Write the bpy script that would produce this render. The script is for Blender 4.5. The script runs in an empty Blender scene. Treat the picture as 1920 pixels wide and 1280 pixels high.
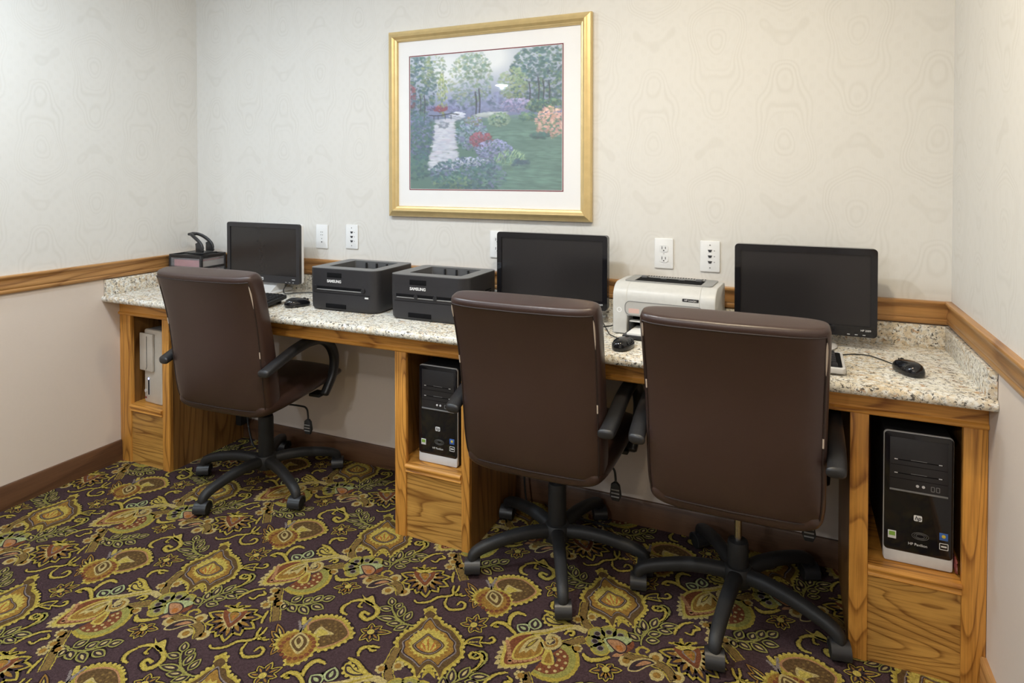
import bpy, bmesh, math, random
import numpy as np
from mathutils import Vector, Matrix
random.seed(7)
R = math.radians
SC = bpy.context.scene
COL = SC.collection

# ------------------------------------------------------------------ camera
FOC, CY = 1191.86, 346.53            # focal length and principal row in 1920x1280 pixels
CAMP = (2.9293, -2.4518, 1.3663)
YAW, PIT = R(23.767), R(1.014)
cam = bpy.data.cameras.new('camera'); cam.sensor_width = 36; cam.lens = FOC / 1920 * 36
cam.shift_y = -(640 - CY) / 1920; cam.clip_start = 0.02
cam_ob = bpy.data.objects.new('camera', cam); COL.objects.link(cam_ob)
fw = Vector((-math.sin(YAW) * math.cos(PIT), math.cos(YAW) * math.cos(PIT), -math.sin(PIT)))
rt = Vector((math.cos(YAW), math.sin(YAW), 0)); upv = rt.cross(fw)
cam_ob.matrix_world = Matrix(((rt.x, upv.x, -fw.x, CAMP[0]), (rt.y, upv.y, -fw.y, CAMP[1]), (rt.z, upv.z, -fw.z, CAMP[2]), (0, 0, 0, 1)))
SC.camera = cam_ob
# ------------------------------------------------------------------ world, exposure
wd = bpy.data.worlds.new('world'); SC.world = wd; wd.use_nodes = True
wd.node_tree.nodes['Background'].inputs[0].default_value = (0.9, 0.95, 1, 1)
wd.node_tree.nodes['Background'].inputs[1].default_value = 0.3
vs = SC.view_settings; vs.view_transform = 'Standard'; vs.look = 'None'; vs.gamma = 1; vs.use_curve_mapping = False
vs.exposure = -0.08
# recessed ceiling lamps: x, y, power in watts, colour
WARM, NEUT, COOL = (1.0, 0.835, 0.575), (0.90, 0.95, 1.0), (0.74, 0.875, 1.0)
LAMPS = [(0.90, -1.30, 17, COOL), (1.85, -1.40, 17, NEUT), (2.65, -1.20, 18.5, WARM),
         (0.35, -1.68, 12, COOL), (1.75, -3.20, 16, NEUT), (2.75, -3.00, 12, WARM),
         (-0.28, -4.557, 36, COOL), (1.7, -4.7, 32, NEUT), (-1.8, -3.2, 36, COOL)]

# ------------------------------------------------------------------ dimensions (metres)
W, CEIL = 3.405, 2.44
HS, HB = 0.80, 0.77                  # slab top, slab underside
DC, DA = -0.53, -0.443               # slab front, cabinet front
ZAB = 0.698                          # underside of the apron

# ------------------------------------------------------------------ node helpers
class NT:
    def __init__(s, name):
        s.m = bpy.data.materials.new(name); s.m.use_nodes = True
        s.t = s.m.node_tree; s.n = s.t.nodes; s.b = s.n['Principled BSDF']
    def new(s, k, **kw):
        n = s.n.new(k)
        for a, v in kw.items(): setattr(n, a, v)
        return n
    def put(s, sock, v):
        if isinstance(v, bpy.types.NodeSocket): s.t.links.new(v, sock)
        elif v is not None: sock.default_value = v
    def math(s, op, a, b=None, c=None):
        n = s.new('ShaderNodeMath', operation=op)
        for i, v in enumerate((a, b, c)):
            if v is not None: s.put(n.inputs[i], v)
        return n.outputs[0]
    def mix(s, f, a, b, mode='MIX'):
        n = s.new('ShaderNodeMix', data_type='RGBA', blend_type=mode)
        s.put(n.inputs[0], f)
        for i, v in ((6, a), (7, b)):
            s.put(n.inputs[i], (*v, 1) if isinstance(v, tuple) and len(v) == 3 else v)
        return n.outputs[2]
    def coord(s, kind='Object'): return s.new('ShaderNodeTexCoord').outputs[kind]
    def map(s, v, sc=(1, 1, 1), loc=(0, 0, 0)):
        n = s.new('ShaderNodeMapping'); s.put(n.inputs[0], v); n.inputs[3].default_value = sc; s.put(n.inputs[1], loc)
        return n.outputs[0]
    def noise(s, v, scale, detail=3, rough=0.55, dist=0.0):
        n = s.new('ShaderNodeTexNoise'); s.put(n.inputs['Vector'], v); n.inputs['Scale'].default_value = scale
        n.inputs['Detail'].default_value = detail; n.inputs['Roughness'].default_value = rough; n.inputs['Distortion'].default_value = dist
        return n.outputs[0]
    def ramp(s, v, stops):
        n = s.new('ShaderNodeValToRGB'); s.put(n.inputs[0], v); e = n.color_ramp.elements
        while len(e) < len(stops): e.new(0.5)
        for q, (p, c) in zip(e, stops):
            q.position = p; q.color = (*c, 1) if isinstance(c, tuple) else (c, c, c, 1)
        return n.outputs[0]
    def bump(s, h, strength=0.2, dist=0.001):
        n = s.new('ShaderNodeBump'); n.inputs['Strength'].default_value = strength; n.inputs['Distance'].default_value = dist
        s.put(n.inputs['Height'], h); s.put(s.b.inputs['Normal'], n.outputs[0])
    def fin(s, col=None, rough=None, spec=None, metal=None):
        if col is not None: s.put(s.b.inputs['Base Color'], (*col, 1) if isinstance(col, tuple) and len(col) == 3 else col)
        s.put(s.b.inputs['Roughness'], rough); s.put(s.b.inputs['Specular IOR Level'], spec); s.put(s.b.inputs['Metallic'], metal)
        return s.m

def plain(name, col, rough=0.5, spec=0.5, metal=0.0, grain=0.06, scale=60):
    t = NT(name); f = t.noise(t.coord(), scale, 2)
    lo = tuple(c * (1 - grain) for c in col); hi = tuple(min(1, c * (1 + grain)) for c in col)
    return t.fin(t.mix(f, lo, hi), rough, spec, metal)

def wallpaper(name, axis, base, dark, amount):
    t = NT(name); sep = t.new('ShaderNodeSeparateXYZ'); t.put(sep.inputs[0], t.coord())
    x, z = sep.outputs[axis], sep.outputs[2]
    wob = t.math('MULTIPLY', t.noise(t.coord(), 9, 2), 0.6)
    a = t.math('MULTIPLY_ADD', x, 2 * math.pi / 0.46, 1.2); b = t.math('MULTIPLY_ADD', z, 2 * math.pi / 0.62, 0.4)
    ca, cb = t.math('COSINE', a), t.math('COSINE', b)
    f = t.math('MULTIPLY', ca, cb)
    f = t.math('ADD', f, t.math('MULTIPLY', t.math('COSINE', t.math('MULTIPLY', a, 2)), 0.35))
    f = t.math('ADD', f, t.math('MULTIPLY', t.math('MULTIPLY', t.math('SINE', t.math('MULTIPLY', b, 2)), ca), 0.45))
    f = t.math('ADD', f, t.math('MULTIPLY', t.math('MULTIPLY', t.math('COSINE', t.math('MULTIPLY', b, 3)), t.math('COSINE', t.math('MULTIPLY', a, 3))), 0.22))
    f = t.math('ADD', f, t.math('MULTIPLY', wob, 0.5))
    ln = t.math('SINE', t.math('MULTIPLY', f, 30.0))
    ln = t.math('POWER', t.math('MULTIPLY_ADD', ln, 0.5, 0.5), 1.6)
    big = t.ramp(t.math('MULTIPLY_ADD', t.math('SINE', t.math('MULTIPLY', f, 4.6)), 0.5, 0.5), [(0.3, 0.0), (0.7, 1.0)])
    g = t.math('MULTIPLY', t.math('SINE', t.math('MULTIPLY', a, 9)), t.math('SINE', t.math('MULTIPLY_ADD', b, 11, t.math('MULTIPLY', f, 5))))
    g = t.ramp(g, [(0.1, 0.0), (0.5, 1.0)])
    mx = t.new('ShaderNodeMix'); t.put(mx.inputs[0], big); t.put(mx.inputs[2], t.math('MULTIPLY', g, 0.32)); t.put(mx.inputs[3], ln); ln = mx.outputs[0]
    ln = t.math('MULTIPLY', ln, t.ramp(t.noise(t.coord(), 5, 2), [(0.3, 0.5), (0.7, 1.0)]))
    sc = (90, 90, 9) if amount > 0 else (14, 14, 130)
    fine = t.noise(t.map(t.coord(), sc), 4.0, 3)
    k = t.math('ADD', t.math('MULTIPLY', ln, abs(amount)), t.math('MULTIPLY', fine, 0.22))
    col = t.mix(k, base, dark)
    t.bump(t.math('ADD', ln, fine), 0.06, 0.0006)
    return t.fin(col, 0.62, 0.25)

def oak(name, along, light=(0.70, 0.33, 0.066), dark=(0.27, 0.10, 0.018), bands=7.0, cross=5.0, rough=0.38):
    t = NT(name)
    rnd = t.new('ShaderNodeObjectInfo').outputs['Random']
    off = t.new('ShaderNodeCombineXYZ')
    for i, k in enumerate((37.0, 19.0, 53.0)): t.put(off.inputs[i], t.math('MULTIPLY', rnd, k))
    v = t.new('ShaderNodeVectorMath', operation='ADD'); t.put(v.inputs[0], t.coord()); t.put(v.inputs[1], off.outputs[0]); v = v.outputs[0]
    sc = [cross] * 3; sc[along] = cross * 0.13
    n1 = t.noise(t.map(v, tuple(sc)), 1.0, 1.5, 0.4, 0.25)
    g = t.math('FRACT', t.math('MULTIPLY', n1, bands * 2))
    ring = t.ramp(g, [(0.0, 0.15), (0.35, 0.0), (0.72, 0.25), (0.92, 0.95), (1.0, 0.2)])
    s2 = [230.0] * 3; s2[along] = 7.0
    pore = t.noise(t.map(v, tuple(s2)), 1.0, 2, 0.6)
    s3 = [26.0] * 3; s3[along] = 1.6
    str_ = t.noise(t.map(v, tuple(s3)), 1.0, 3, 0.6)
    k = t.math('ADD', t.math('MULTIPLY', ring, 0.85), t.math('MULTIPLY', t.math('SUBTRACT', pore, 0.42), 1.3))
    k = t.math('ADD', k, t.math('MULTIPLY', t.math('SUBTRACT', str_, 0.5), 0.9))
    cl = t.new('ShaderNodeClamp'); t.put(cl.inputs[0], k)
    col = t.mix(cl.outputs[0], light, dark)
    t.bump(pore, 0.15, 0.0006)
    return t.fin(col, rough, 0.4)

def granite():
    t = NT('granite'); v = t.coord()
    c = t.mix(t.ramp(t.noise(v, 6, 3, 0.6), [(0.40, 0.0), (0.62, 1.0)]), (0.74, 0.71, 0.62), (0.67, 0.56, 0.40))
    c = t.mix(t.ramp(t.noise(v, 60, 3, 0.6), [(0.44, 0.0), (0.60, 1.0)]), c, (0.82, 0.81, 0.77))
    c = t.mix(t.ramp(t.noise(v, 85, 4, 0.65, 0.5), [(0.535, 0.0), (0.60, 0.8)]), c, (0.33, 0.315, 0.28))
    c = t.mix(t.ramp(t.noise(t.map(v, (1, 1, 1), (3, 5, 1)), 120, 4, 0.65, 0.6), [(0.57, 0.0), (0.62, 0.95)]), c, (0.05, 0.045, 0.04))
    c = t.mix(t.ramp(t.noise(t.map(v, (1, 1, 1), (9, 2, 4)), 42, 4, 0.7, 0.9), [(0.625, 0.0), (0.67, 0.95)]), c, (0.06, 0.05, 0.042))
    c = t.mix(t.ramp(t.noise(t.map(v, (1, 1, 1), (1, 8, 4)), 46, 3, 0.6), [(0.62, 0.0), (0.70, 0.7)]), c, (0.45, 0.24, 0.09))
    return t.fin(c, 0.16, 0.5)

def leather():
    t = NT('brown_leather'); v = t.coord()
    n = t.noise(v, 3.0, 3); vo = t.new('ShaderNodeTexVoronoi'); t.put(vo.inputs['Vector'], v); vo.inputs['Scale'].default_value = 420
    col = t.mix(n, (0.037, 0.019, 0.0155), (0.051, 0.027, 0.022))
    t.bump(vo.outputs[0], 0.12, 0.0007)
    return t.fin(col, t.ramp(n, [(0.3, 0.30), (0.7, 0.40)]), 0.6)

def vcol(name, rough, speck=0.0, scale=900, lo=0.5):
    t = NT(name); a = t.new('ShaderNodeVertexColor', layer_name='Col').outputs[0]
    if speck:
        f = t.noise(t.coord(), scale, 3, 0.7); g = t.ramp(f, [(0.36, lo), (0.64, 1.0 + speck)])
        f2 = t.ramp(t.noise(t.coord(), 130, 3, 0.6), [(0.35, 0.72), (0.65, 1.15)])
        a = t.mix(1.0, t.mix(1.0, a, g, 'MULTIPLY'), f2, 'MULTIPLY'); t.bump(f, 0.6, 0.003)
    return t.fin(a, rough, 0.05 if speck else 0.3)

def emit(name, col, strength):
    t = NT(name); t.put(t.b.inputs['Emission Color'], (*col, 1)); t.b.inputs['Emission Strength'].default_value = strength
    return t.fin(col, 0.5)

def glass_pane():
    t = NT('picture_glass'); t.n.remove(t.b)
    tr = t.new('ShaderNodeBsdfTransparent'); gl = t.new('ShaderNodeBsdfGlossy'); gl.inputs['Roughness'].default_value = 0.02
    fr = t.new('ShaderNodeFresnel'); fr.inputs[0].default_value = 1.45; mx = t.new('ShaderNodeMixShader')
    bf = t.math('SUBTRACT', 1.0, t.new('ShaderNodeNewGeometry').outputs['Backfacing'])
    t.put(mx.inputs[0], t.math('MULTIPLY', fr.outputs[0], bf)); t.put(mx.inputs[1], tr.outputs[0]); t.put(mx.inputs[2], gl.outputs[0])
    t.put(t.n['Material Output'].inputs[0], mx.outputs[0]); return t.m

def clear_plastic():
    t = NT('clear_plastic'); t.n.remove(t.b)
    tr = t.new('ShaderNodeBsdfTransparent'); tr.inputs[0].default_value = (0.85, 0.85, 0.87, 1)
    gl = t.new('ShaderNodeBsdfPrincipled'); gl.inputs['Base Color'].default_value = (0.75, 0.75, 0.77, 1); gl.inputs['Roughness'].default_value = 0.15
    mx = t.new('ShaderNodeMixShader'); mx.inputs[0].default_value = 0.14
    t.put(mx.inputs[1], tr.outputs[0]); t.put(mx.inputs[2], gl.outputs[0]); t.put(t.n['Material Output'].inputs[0], mx.outputs[0]); return t.m

M = dict(
    paper_b=wallpaper('wallpaper_back', 0, (0.745, 0.730, 0.700), (0.55, 0.525, 0.475), 0.24),
    paper_s=wallpaper('wallpaper_side', 1, (0.745, 0.730, 0.700), (0.55, 0.525, 0.475), 0.24),
    low_b=wallpaper('linen_paper_back', 0, (0.73, 0.635, 0.56), (0.57, 0.49, 0.425), -0.04),
    low_s=wallpaper('linen_paper_side', 1, (0.73, 0.635, 0.56), (0.57, 0.49, 0.425), -0.04),
    oak_x=oak('oak_along_x', 0), oak_y=oak('oak_along_y', 1), oak_z=oak('oak_upright', 2, bands=9.0, cross=9.0),
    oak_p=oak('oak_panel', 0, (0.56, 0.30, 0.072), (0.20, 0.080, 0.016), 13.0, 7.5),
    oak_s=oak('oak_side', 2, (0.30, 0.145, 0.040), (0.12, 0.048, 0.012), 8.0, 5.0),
    rail_x=oak('rail_oak_x', 0, (0.50, 0.265, 0.095), (0.24, 0.105, 0.032), 4.0, 6.0, 0.33),
    rail_y=oak('rail_oak_y', 1, (0.50, 0.265, 0.095), (0.24, 0.105, 0.032), 4.0, 6.0, 0.33),
    base_x=oak('baseboard_x', 0, (0.13, 0.062, 0.030), (0.075, 0.033, 0.016), 3.0, 5.0, 0.42),
    base_y=oak('baseboard_y', 1, (0.13, 0.062, 0.030), (0.075, 0.033, 0.016), 3.0, 5.0, 0.42),
    granite=granite(), leather=leather(), seam=plain('leather_seam', (0.022, 0.012, 0.010), 0.5),
    scuff=plain('scuffed_leather', (0.55, 0.45, 0.36), 0.8),
    plastic=plain('black_plastic', (0.020, 0.020, 0.022), 0.36, 0.5), plastic_m=plain('matt_black_plastic', (0.016, 0.016, 0.017), 0.55, 0.4),
    rubber=plain('black_rubber', (0.010, 0.010, 0.010), 0.6, 0.3), steel=plain('steel_rod', (0.55, 0.53, 0.50), 0.25, 0.5, 1.0, 0.03),
    charcoal=plain('charcoal_plastic', (0.026, 0.025, 0.028), 0.42, 0.45), charcoal_sheen=plain('grey_and_sheen_plastic', (0.105, 0.105, 0.108), 0.34, 0.5),  # paler grey has the printer tops' reflection put in; rollers share it
    dark=plain('dark_and_recess_shade', (0.006, 0.006, 0.007), 0.85, 0.1), gloss=plain('gloss_black', (0.008, 0.008, 0.010), 0.07, 0.5),  # near-black also stands in for shade inside slots and grips
    screen=plain('screen_black', (0.019, 0.0175, 0.018), 0.20, 0.5, 0, 0.02),
    silver=plain('silver_plastic', (0.62, 0.61, 0.60), 0.32, 0.5), silver_d=plain('grey_plastic', (0.22, 0.22, 0.22), 0.4, 0.5),
    printer_silver=plain('printer_silver', (0.57, 0.57, 0.555), 0.36, 0.5), printer_grey=plain('printer_grey', (0.27, 0.27, 0.265), 0.4, 0.5), pale=plain('pale_grey_plastic', (0.44, 0.435, 0.42), 0.4, 0.5), beige=plain('beige_plastic', (0.55, 0.50, 0.43), 0.4, 0.5),
    white=plain('white_plastic', (0.80, 0.81, 0.82), 0.35, 0.5, 0, 0.01), paper=plain('white_paper', (0.85, 0.85, 0.85), 0.8, 0.2, 0, 0.01),
    ink=plain('dark_ink', (0.03, 0.03, 0.035), 0.6), letter=plain('pale_lettering', (0.75, 0.75, 0.75), 0.4),
    gold=plain('gold_leaf', (0.72, 0.55, 0.27), 0.38, 0.5, 0.6, 0.12, 30), gold_d=plain('gold_edge', (0.50, 0.33, 0.10), 0.4, 0.5, 0.7, 0.12, 30),
    mat=plain('mat_board', (0.88, 0.88, 0.89), 0.8, 0.2, 0, 0.01), maroon=plain('maroon_line', (0.20, 0.045, 0.06), 0.7, 0.2),
    pink=plain('pink_paper', (0.72, 0.28, 0.28), 0.7, 0.3, 0, 0.3, 90), clear=clear_plastic(), glass=glass_pane(),
    green_st=plain('green_sticker', (0.22, 0.40, 0.06), 0.4), blue_st=plain('blue_sticker', (0.05, 0.14, 0.45), 0.4), yellow_st=plain('yellow_sticker', (0.75, 0.55, 0.05), 0.4),
    pink_st=plain('pink_sticker', (0.62, 0.42, 0.38), 0.5), led=emit('blue_led', (0.35, 0.40, 1.0), 6.0), lens=emit('lamp_lens', (1.0, 0.97, 0.9), 14.0),
    ceil=plain('ceiling_paint', (0.88, 0.88, 0.87), 0.85, 0.2, 0, 0.02, 200), print=vcol('landscape_print', 0.55),
    carpet=vcol('carpet_pile', 1.0, 0.22, 420, 0.62), wire=plain('cable_black', (0.012, 0.012, 0.012), 0.45),
    red_pl=plain('red_wrapper', (0.30, 0.08, 0.07), 0.25, 0.5, 0, 0.5, 120),
)

# ------------------------------------------------------------------ mesh helpers
def empty(name, label, cat, loc=(0, 0, 0), rz=0, group=None):
    o = bpy.data.objects.new(name, None); COL.objects.link(o); o.empty_display_size = 0.05
    o.location = loc; o.rotation_euler = (0, 0, rz); tag(o, label, cat, group); return o
def tag(o, label=None, cat=None, group=None, kind=None):
    for k, v in (('label', label), ('category', cat), ('group', group), ('kind', kind)):
        if v: o[k] = v
    return o
def rrect(x0, x1, y0, y1, r, n=6, corners=(1, 1, 1, 1)):
    pts = []
    for i, (cx, cy, a) in enumerate(((x1, y1, 0), (x0, y1, 90), (x0, y0, 180), (x1, y0, 270))):
        rr = r * corners[i] + 1e-5
        px, py = cx + (-rr if cx == x1 else rr), cy + (-rr if cy == y1 else rr)
        for k in range(n + 1):
            t = R(a + 90 * k / n); pts.append((px + rr * math.cos(t), py + rr * math.sin(t)))
    return pts
def smooth_path(pts, n=6, closed=False):
    P = [Vector(p) for p in pts]; m = len(P); out = []
    for i in range(m if closed else m - 1):
        g = (lambda k: P[k % m]) if closed else (lambda k: P[min(max(k, 0), m - 1)])
        a, b, c, d = g(i - 1), g(i), g(i + 1), g(i + 2)
        for k in range(n):
            t = k / n
            out.append(0.5 * ((2 * b) + (c - a) * t + (2 * a - 5 * b + 4 * c - d) * t * t + (3 * b - a - 3 * c + d) * t ** 3))
    if not closed: out.append(P[-1])
    return out
class B:
    def __init__(s): s.bm = bmesh.new()
    def box(s, x0, x1, y0, y1, z0, z1, bev=0.0, seg=2, mtx=None):
        m = Matrix.Translation(((x0 + x1) / 2, (y0 + y1) / 2, (z0 + z1) / 2)) @ Matrix.Diagonal((x1 - x0, y1 - y0, z1 - z0, 1))
        r = bmesh.ops.create_cube(s.bm, size=1, matrix=m); vs = r['verts']
        if bev:
            es = list({e for v in vs for e in v.link_edges})
            q = bmesh.ops.bevel(s.bm, geom=es, offset=bev, segments=seg, profile=0.5, affect='EDGES'); vs = list({v for f in q['faces'] for v in f.verts} | {v for v in vs if v.is_valid})
        if mtx: bmesh.ops.transform(s.bm, matrix=mtx, verts=vs)
        return s
    def loft(s, rows, closed=True, cap=True):
        R_ = [[s.bm.verts.new(p) for p in r] for r in rows]; n = len(rows[0])
        for a, b in zip(R_, R_[1:]):
            for i in range(n if closed else n - 1):
                j = (i + 1) % n; s.bm.faces.new((a[i], a[j], b[j], b[i]))
        if cap and closed:
            s.bm.faces.new(R_[0][::-1]); s.bm.faces.new(R_[-1])
        return s
    def prism(s, poly, z0, z1, axis=2, bev=0.0, seg=2):
        f = {2: lambda u, v, w: (u, v, w), 1: lambda u, v, w: (u, w, v), 0: lambda u, v, w: (w, u, v)}[axis]
        if not bev: return s.loft([[f(u, v, z0) for u, v in poly], [f(u, v, z1) for u, v in poly]])
        cx = sum(p[0] for p in poly) / len(poly); cy = sum(p[1] for p in poly) / len(poly)
        wx = max(abs(p[0] - cx) for p in poly); wy = max(abs(p[1] - cy) for p in poly); sg = 1 if z1 > z0 else -1
        rows = []
        for k in range(seg + 1):
            t = math.pi / 2 * k / seg; d = bev * (1 - math.sin(t)); h = bev * (1 - math.cos(t))
            rows.append((d, z0 + sg * h))
        rows += [(d, z1 - sg * (z - z0) * sg) for d, z in rows[::-1]]
        return s.loft([[f(cx + (u - cx) * (1 - d / wx), cy + (v - cy) * (1 - d / wy), z) for u, v in poly] for d, z in rows])
    def cyl(s, p0, p1, r0, r1=None, n=20):
        p0, p1 = Vector(p0), Vector(p1); r1 = r0 if r1 is None else r1
        q = (p1 - p0).to_track_quat('Z', 'Y').to_matrix()
        ring = lambda p, r: [p + q @ Vector((r * math.cos(2 * math.pi * i / n), r * math.sin(2 * math.pi * i / n), 0)) for i in range(n)]
        return s.loft([ring(p0, r0), ring(p1, r1)])
    def lathe(s, prof, c=(0, 0, 0), n=24, axis='z'):
        c = Vector(c); rows = []
        for r, h in prof:
            r = max(r, 1e-5)
            ring = [(r * math.cos(2 * math.pi * i / n), r * math.sin(2 * math.pi * i / n), h) for i in range(n)]
            if axis == 'y': ring = [(a, h_, b) for a, b, h_ in ring]
            if axis == 'x': ring = [(h_, a, b) for a, b, h_ in ring]
            rows.append([c + Vector(p) for p in ring])
        return s.loft(rows)
    def tube(s, pts, r, n=8, closed=False):
        P = [Vector(p) for p in pts]; m = len(P); rows = []; nrm = None
        for i in range(m):
            t = (P[(i + 1) % m] - P[i - 1]) if closed else (P[min(i + 1, m - 1)] - P[max(i - 1, 0)])
            t.normalize()
            if nrm is None: nrm = t.orthogonal().normalized()
            nrm = (nrm - t * nrm.dot(t)); nrm = nrm.normalized() if nrm.length > 1e-6 else t.orthogonal().normalized()
            bn = t.cross(nrm); rr = r[i] if isinstance(r, (list, tuple)) else r
            rows.append([P[i] + rr * (math.cos(2 * math.pi * k / n) * nrm + math.sin(2 * math.pi * k / n) * bn) for k in range(n)])
        if closed: rows.append(rows[0])
        return s.loft(rows, cap=not closed)
    def sweep(s, pts, side, w, h, n=16, e=3.0):
        P = [Vector(p) for p in pts]; side = Vector(side).normalized(); rows = []; m = len(P)
        for i in range(m):
            t = (P[min(i + 1, m - 1)] - P[max(i - 1, 0)]).normalized(); u = side.cross(t).normalized()
            ww = w[i] if isinstance(w, (list, tuple)) else w; hh = h[i] if isinstance(h, (list, tuple)) else h
            row = []
            for k in range(n):
                a = 2 * math.pi * k / n; c, sn = math.cos(a), math.sin(a)
                row.append(P[i] + side * (ww / 2 * math.copysign(abs(c) ** (2 / e), c)) + u * (hh / 2 * math.copysign(abs(sn) ** (2 / e), sn)))
            rows.append(row)
        return s.loft(rows)
    def ball(s, c, rx, ry, rz, n=16):
        bmesh.ops.create_uvsphere(s.bm, u_segments=n, v_segments=n // 2, radius=1, matrix=Matrix.Translation(c) @ Matrix.Diagonal((rx, ry, rz, 1))); return s
    def ring(s, outer, inner, z0, z1, zi=None):
        zi = z0 if zi is None else zi; n = len(outer)
        L = [[s.bm.verts.new((u, v, z)) for u, v in p] for p, z in ((outer, z0), (outer, z1), (inner, z1), (inner, zi))]
        for a, b in zip(L, L[1:]):
            for i in range(n):
                j = (i + 1) % n; s.bm.faces.new((a[i], a[j], b[j], b[i]))
        return s
    def obj(s, name, mat, parent=None, world=False, ang=38, label=None, mtx=None):
        bmesh.ops.recalc_face_normals(s.bm, faces=s.bm.faces[:])
        me = bpy.data.meshes.new(name)
        if world and parent is not None: bmesh.ops.translate(s.bm, vec=-Vector(parent.location), verts=s.bm.verts[:])
        if mtx: bmesh.ops.transform(s.bm, matrix=mtx, verts=s.bm.verts[:])
        s.bm.to_mesh(me); s.bm.free(); me.materials.append(mat)
        me.polygons.foreach_set('use_smooth', [True] * len(me.polygons)); me.set_sharp_from_angle(angle=R(ang))
        o = bpy.data.objects.new(name, me); COL.objects.link(o)
        if parent is not None: o.parent = parent
        if label: o['label'] = label
        return o
def lettering(text, size, loc, parent, mat, rot=(90, 0, 0), name='lettering', bold=0.0, shear=0.0, align='CENTER'):
    cu = bpy.data.curves.new('text', 'FONT'); cu.body = text; cu.size = size; cu.extrude = 0.0002; cu.offset = bold; cu.shear = shear
    cu.align_x = align; cu.align_y = 'CENTER'; cu.resolution_u = 3
    tmp = bpy.data.objects.new('text', cu); COL.objects.link(tmp)
    me = bpy.data.meshes.new_from_object(tmp.evaluated_get(bpy.context.evaluated_depsgraph_get()))
    bpy.data.objects.remove(tmp); bpy.data.curves.remove(cu)
    me.materials.clear(); me.materials.append(mat)
    o = bpy.data.objects.new(name, me); COL.objects.link(o); o.parent = parent
    o.location = loc; o.rotation_euler = tuple(R(a) for a in rot); return o
def copy_tree(o, parent=None):
    c = o.copy(); COL.objects.link(c)
    if parent is not None: c.parent = parent
    for ch in list(o.children): copy_tree(ch, c)
    return c

# ------------------------------------------------------------------ the room
def wall(name, x0, x1, y0, y1, face, up, low):
    """one wall slab; its room side is split at the chair rail into two papers"""
    b = B(); zs = (0.0, 0.905, CEIL)
    for z0, z1 in zip(zs, zs[1:]): b.box(x0, x1, y0, y1, z0, z1)
    o = b.obj(name, low); o.data.materials.append(up)
    for p in o.data.polygons: p.material_index = 1 if p.center.z > 0.91 else 0; p.use_smooth = False
    return tag(o, kind='structure')
YL = -1.75
wall('wall_back', -0.12, W + 0.12, 0, 0.12, None, M['paper_b'], M['low_b'])
wall('wall_left', -0.12, 0, YL, 0, None, M['paper_s'], M['low_s'])
wall('wall_right', W, W + 0.12, -6.0, 0, None, M['paper_s'], M['low_s'])
wall('wall_return', -3.0, -0.12, YL, YL + 0.12, None, M['paper_b'], M['low_b'])
wall('wall_far_left', -3.12, -3.0, -6.0, YL + 0.12, None, M['paper_s'], M['low_s'])
wall('wall_front', -3.12, W + 0.12, -6.12, -6.0, None, M['paper_b'], M['low_b'])
b = B(); b.box(-3.12, W + 0.12, -6.12, 0.12, CEIL, CEIL + 0.1); tag(b.obj('ceiling', M['ceil']), kind='structure')

# chair rails, mitred in the corners
RAIL = [(0, .9516), (.019, .9516), (.022, .9470), (.0205, .9405), (.013, .9360), (.0095, .9290), (.0105, .9215), (.0150, .9120), (.0165, .9030),
        (.0150, .8965), (.0125, .8940), (.0150, .8905), (.0160, .8850), (.0130, .8790), (.008, .8750), (0, .8740)]
def rail(name, f0, f1, mat):
    b = B(); b.loft([[f0(d, z) for d, z in RAIL], [f1(d, z) for d, z in RAIL]]); return tag(b.obj(name, mat, ang=50), kind='structure')
rail('trim_1', lambda d, z: (d, -d, z), lambda d, z: (W - d, -d, z), M['rail_x'])
rail('trim_2', lambda d, z: (d, -d, z), lambda d, z: (d, YL, z), M['rail_y'])
rail('trim_3', lambda d, z: (W - d, -d, z), lambda d, z: (W - d, -5.9, z), M['rail_y'])
BASE = [(0, 0.097), (.010, .097), (.013, .092), (.014, 0.0), (0, 0.0)]
def board(name, f0, f1, mat):
    b = B(); b.loft([[f0(d, z) for d, z in BASE], [f1(d, z) for d, z in BASE]]); return tag(b.obj(name, mat), kind='structure')
board('baseboard_back', lambda d, z: (d, -d, z), lambda d, z: (W - d, -d, z), M['base_x'])
board('baseboard_left', lambda d, z: (d, DA - 0.001, z), lambda d, z: (d, YL, z), M['base_y'])
board('baseboard_right', lambda d, z: (W - d, DA - 0.001, z), lambda d, z: (W - d, -5.9, z), M['rail_y'])

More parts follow.
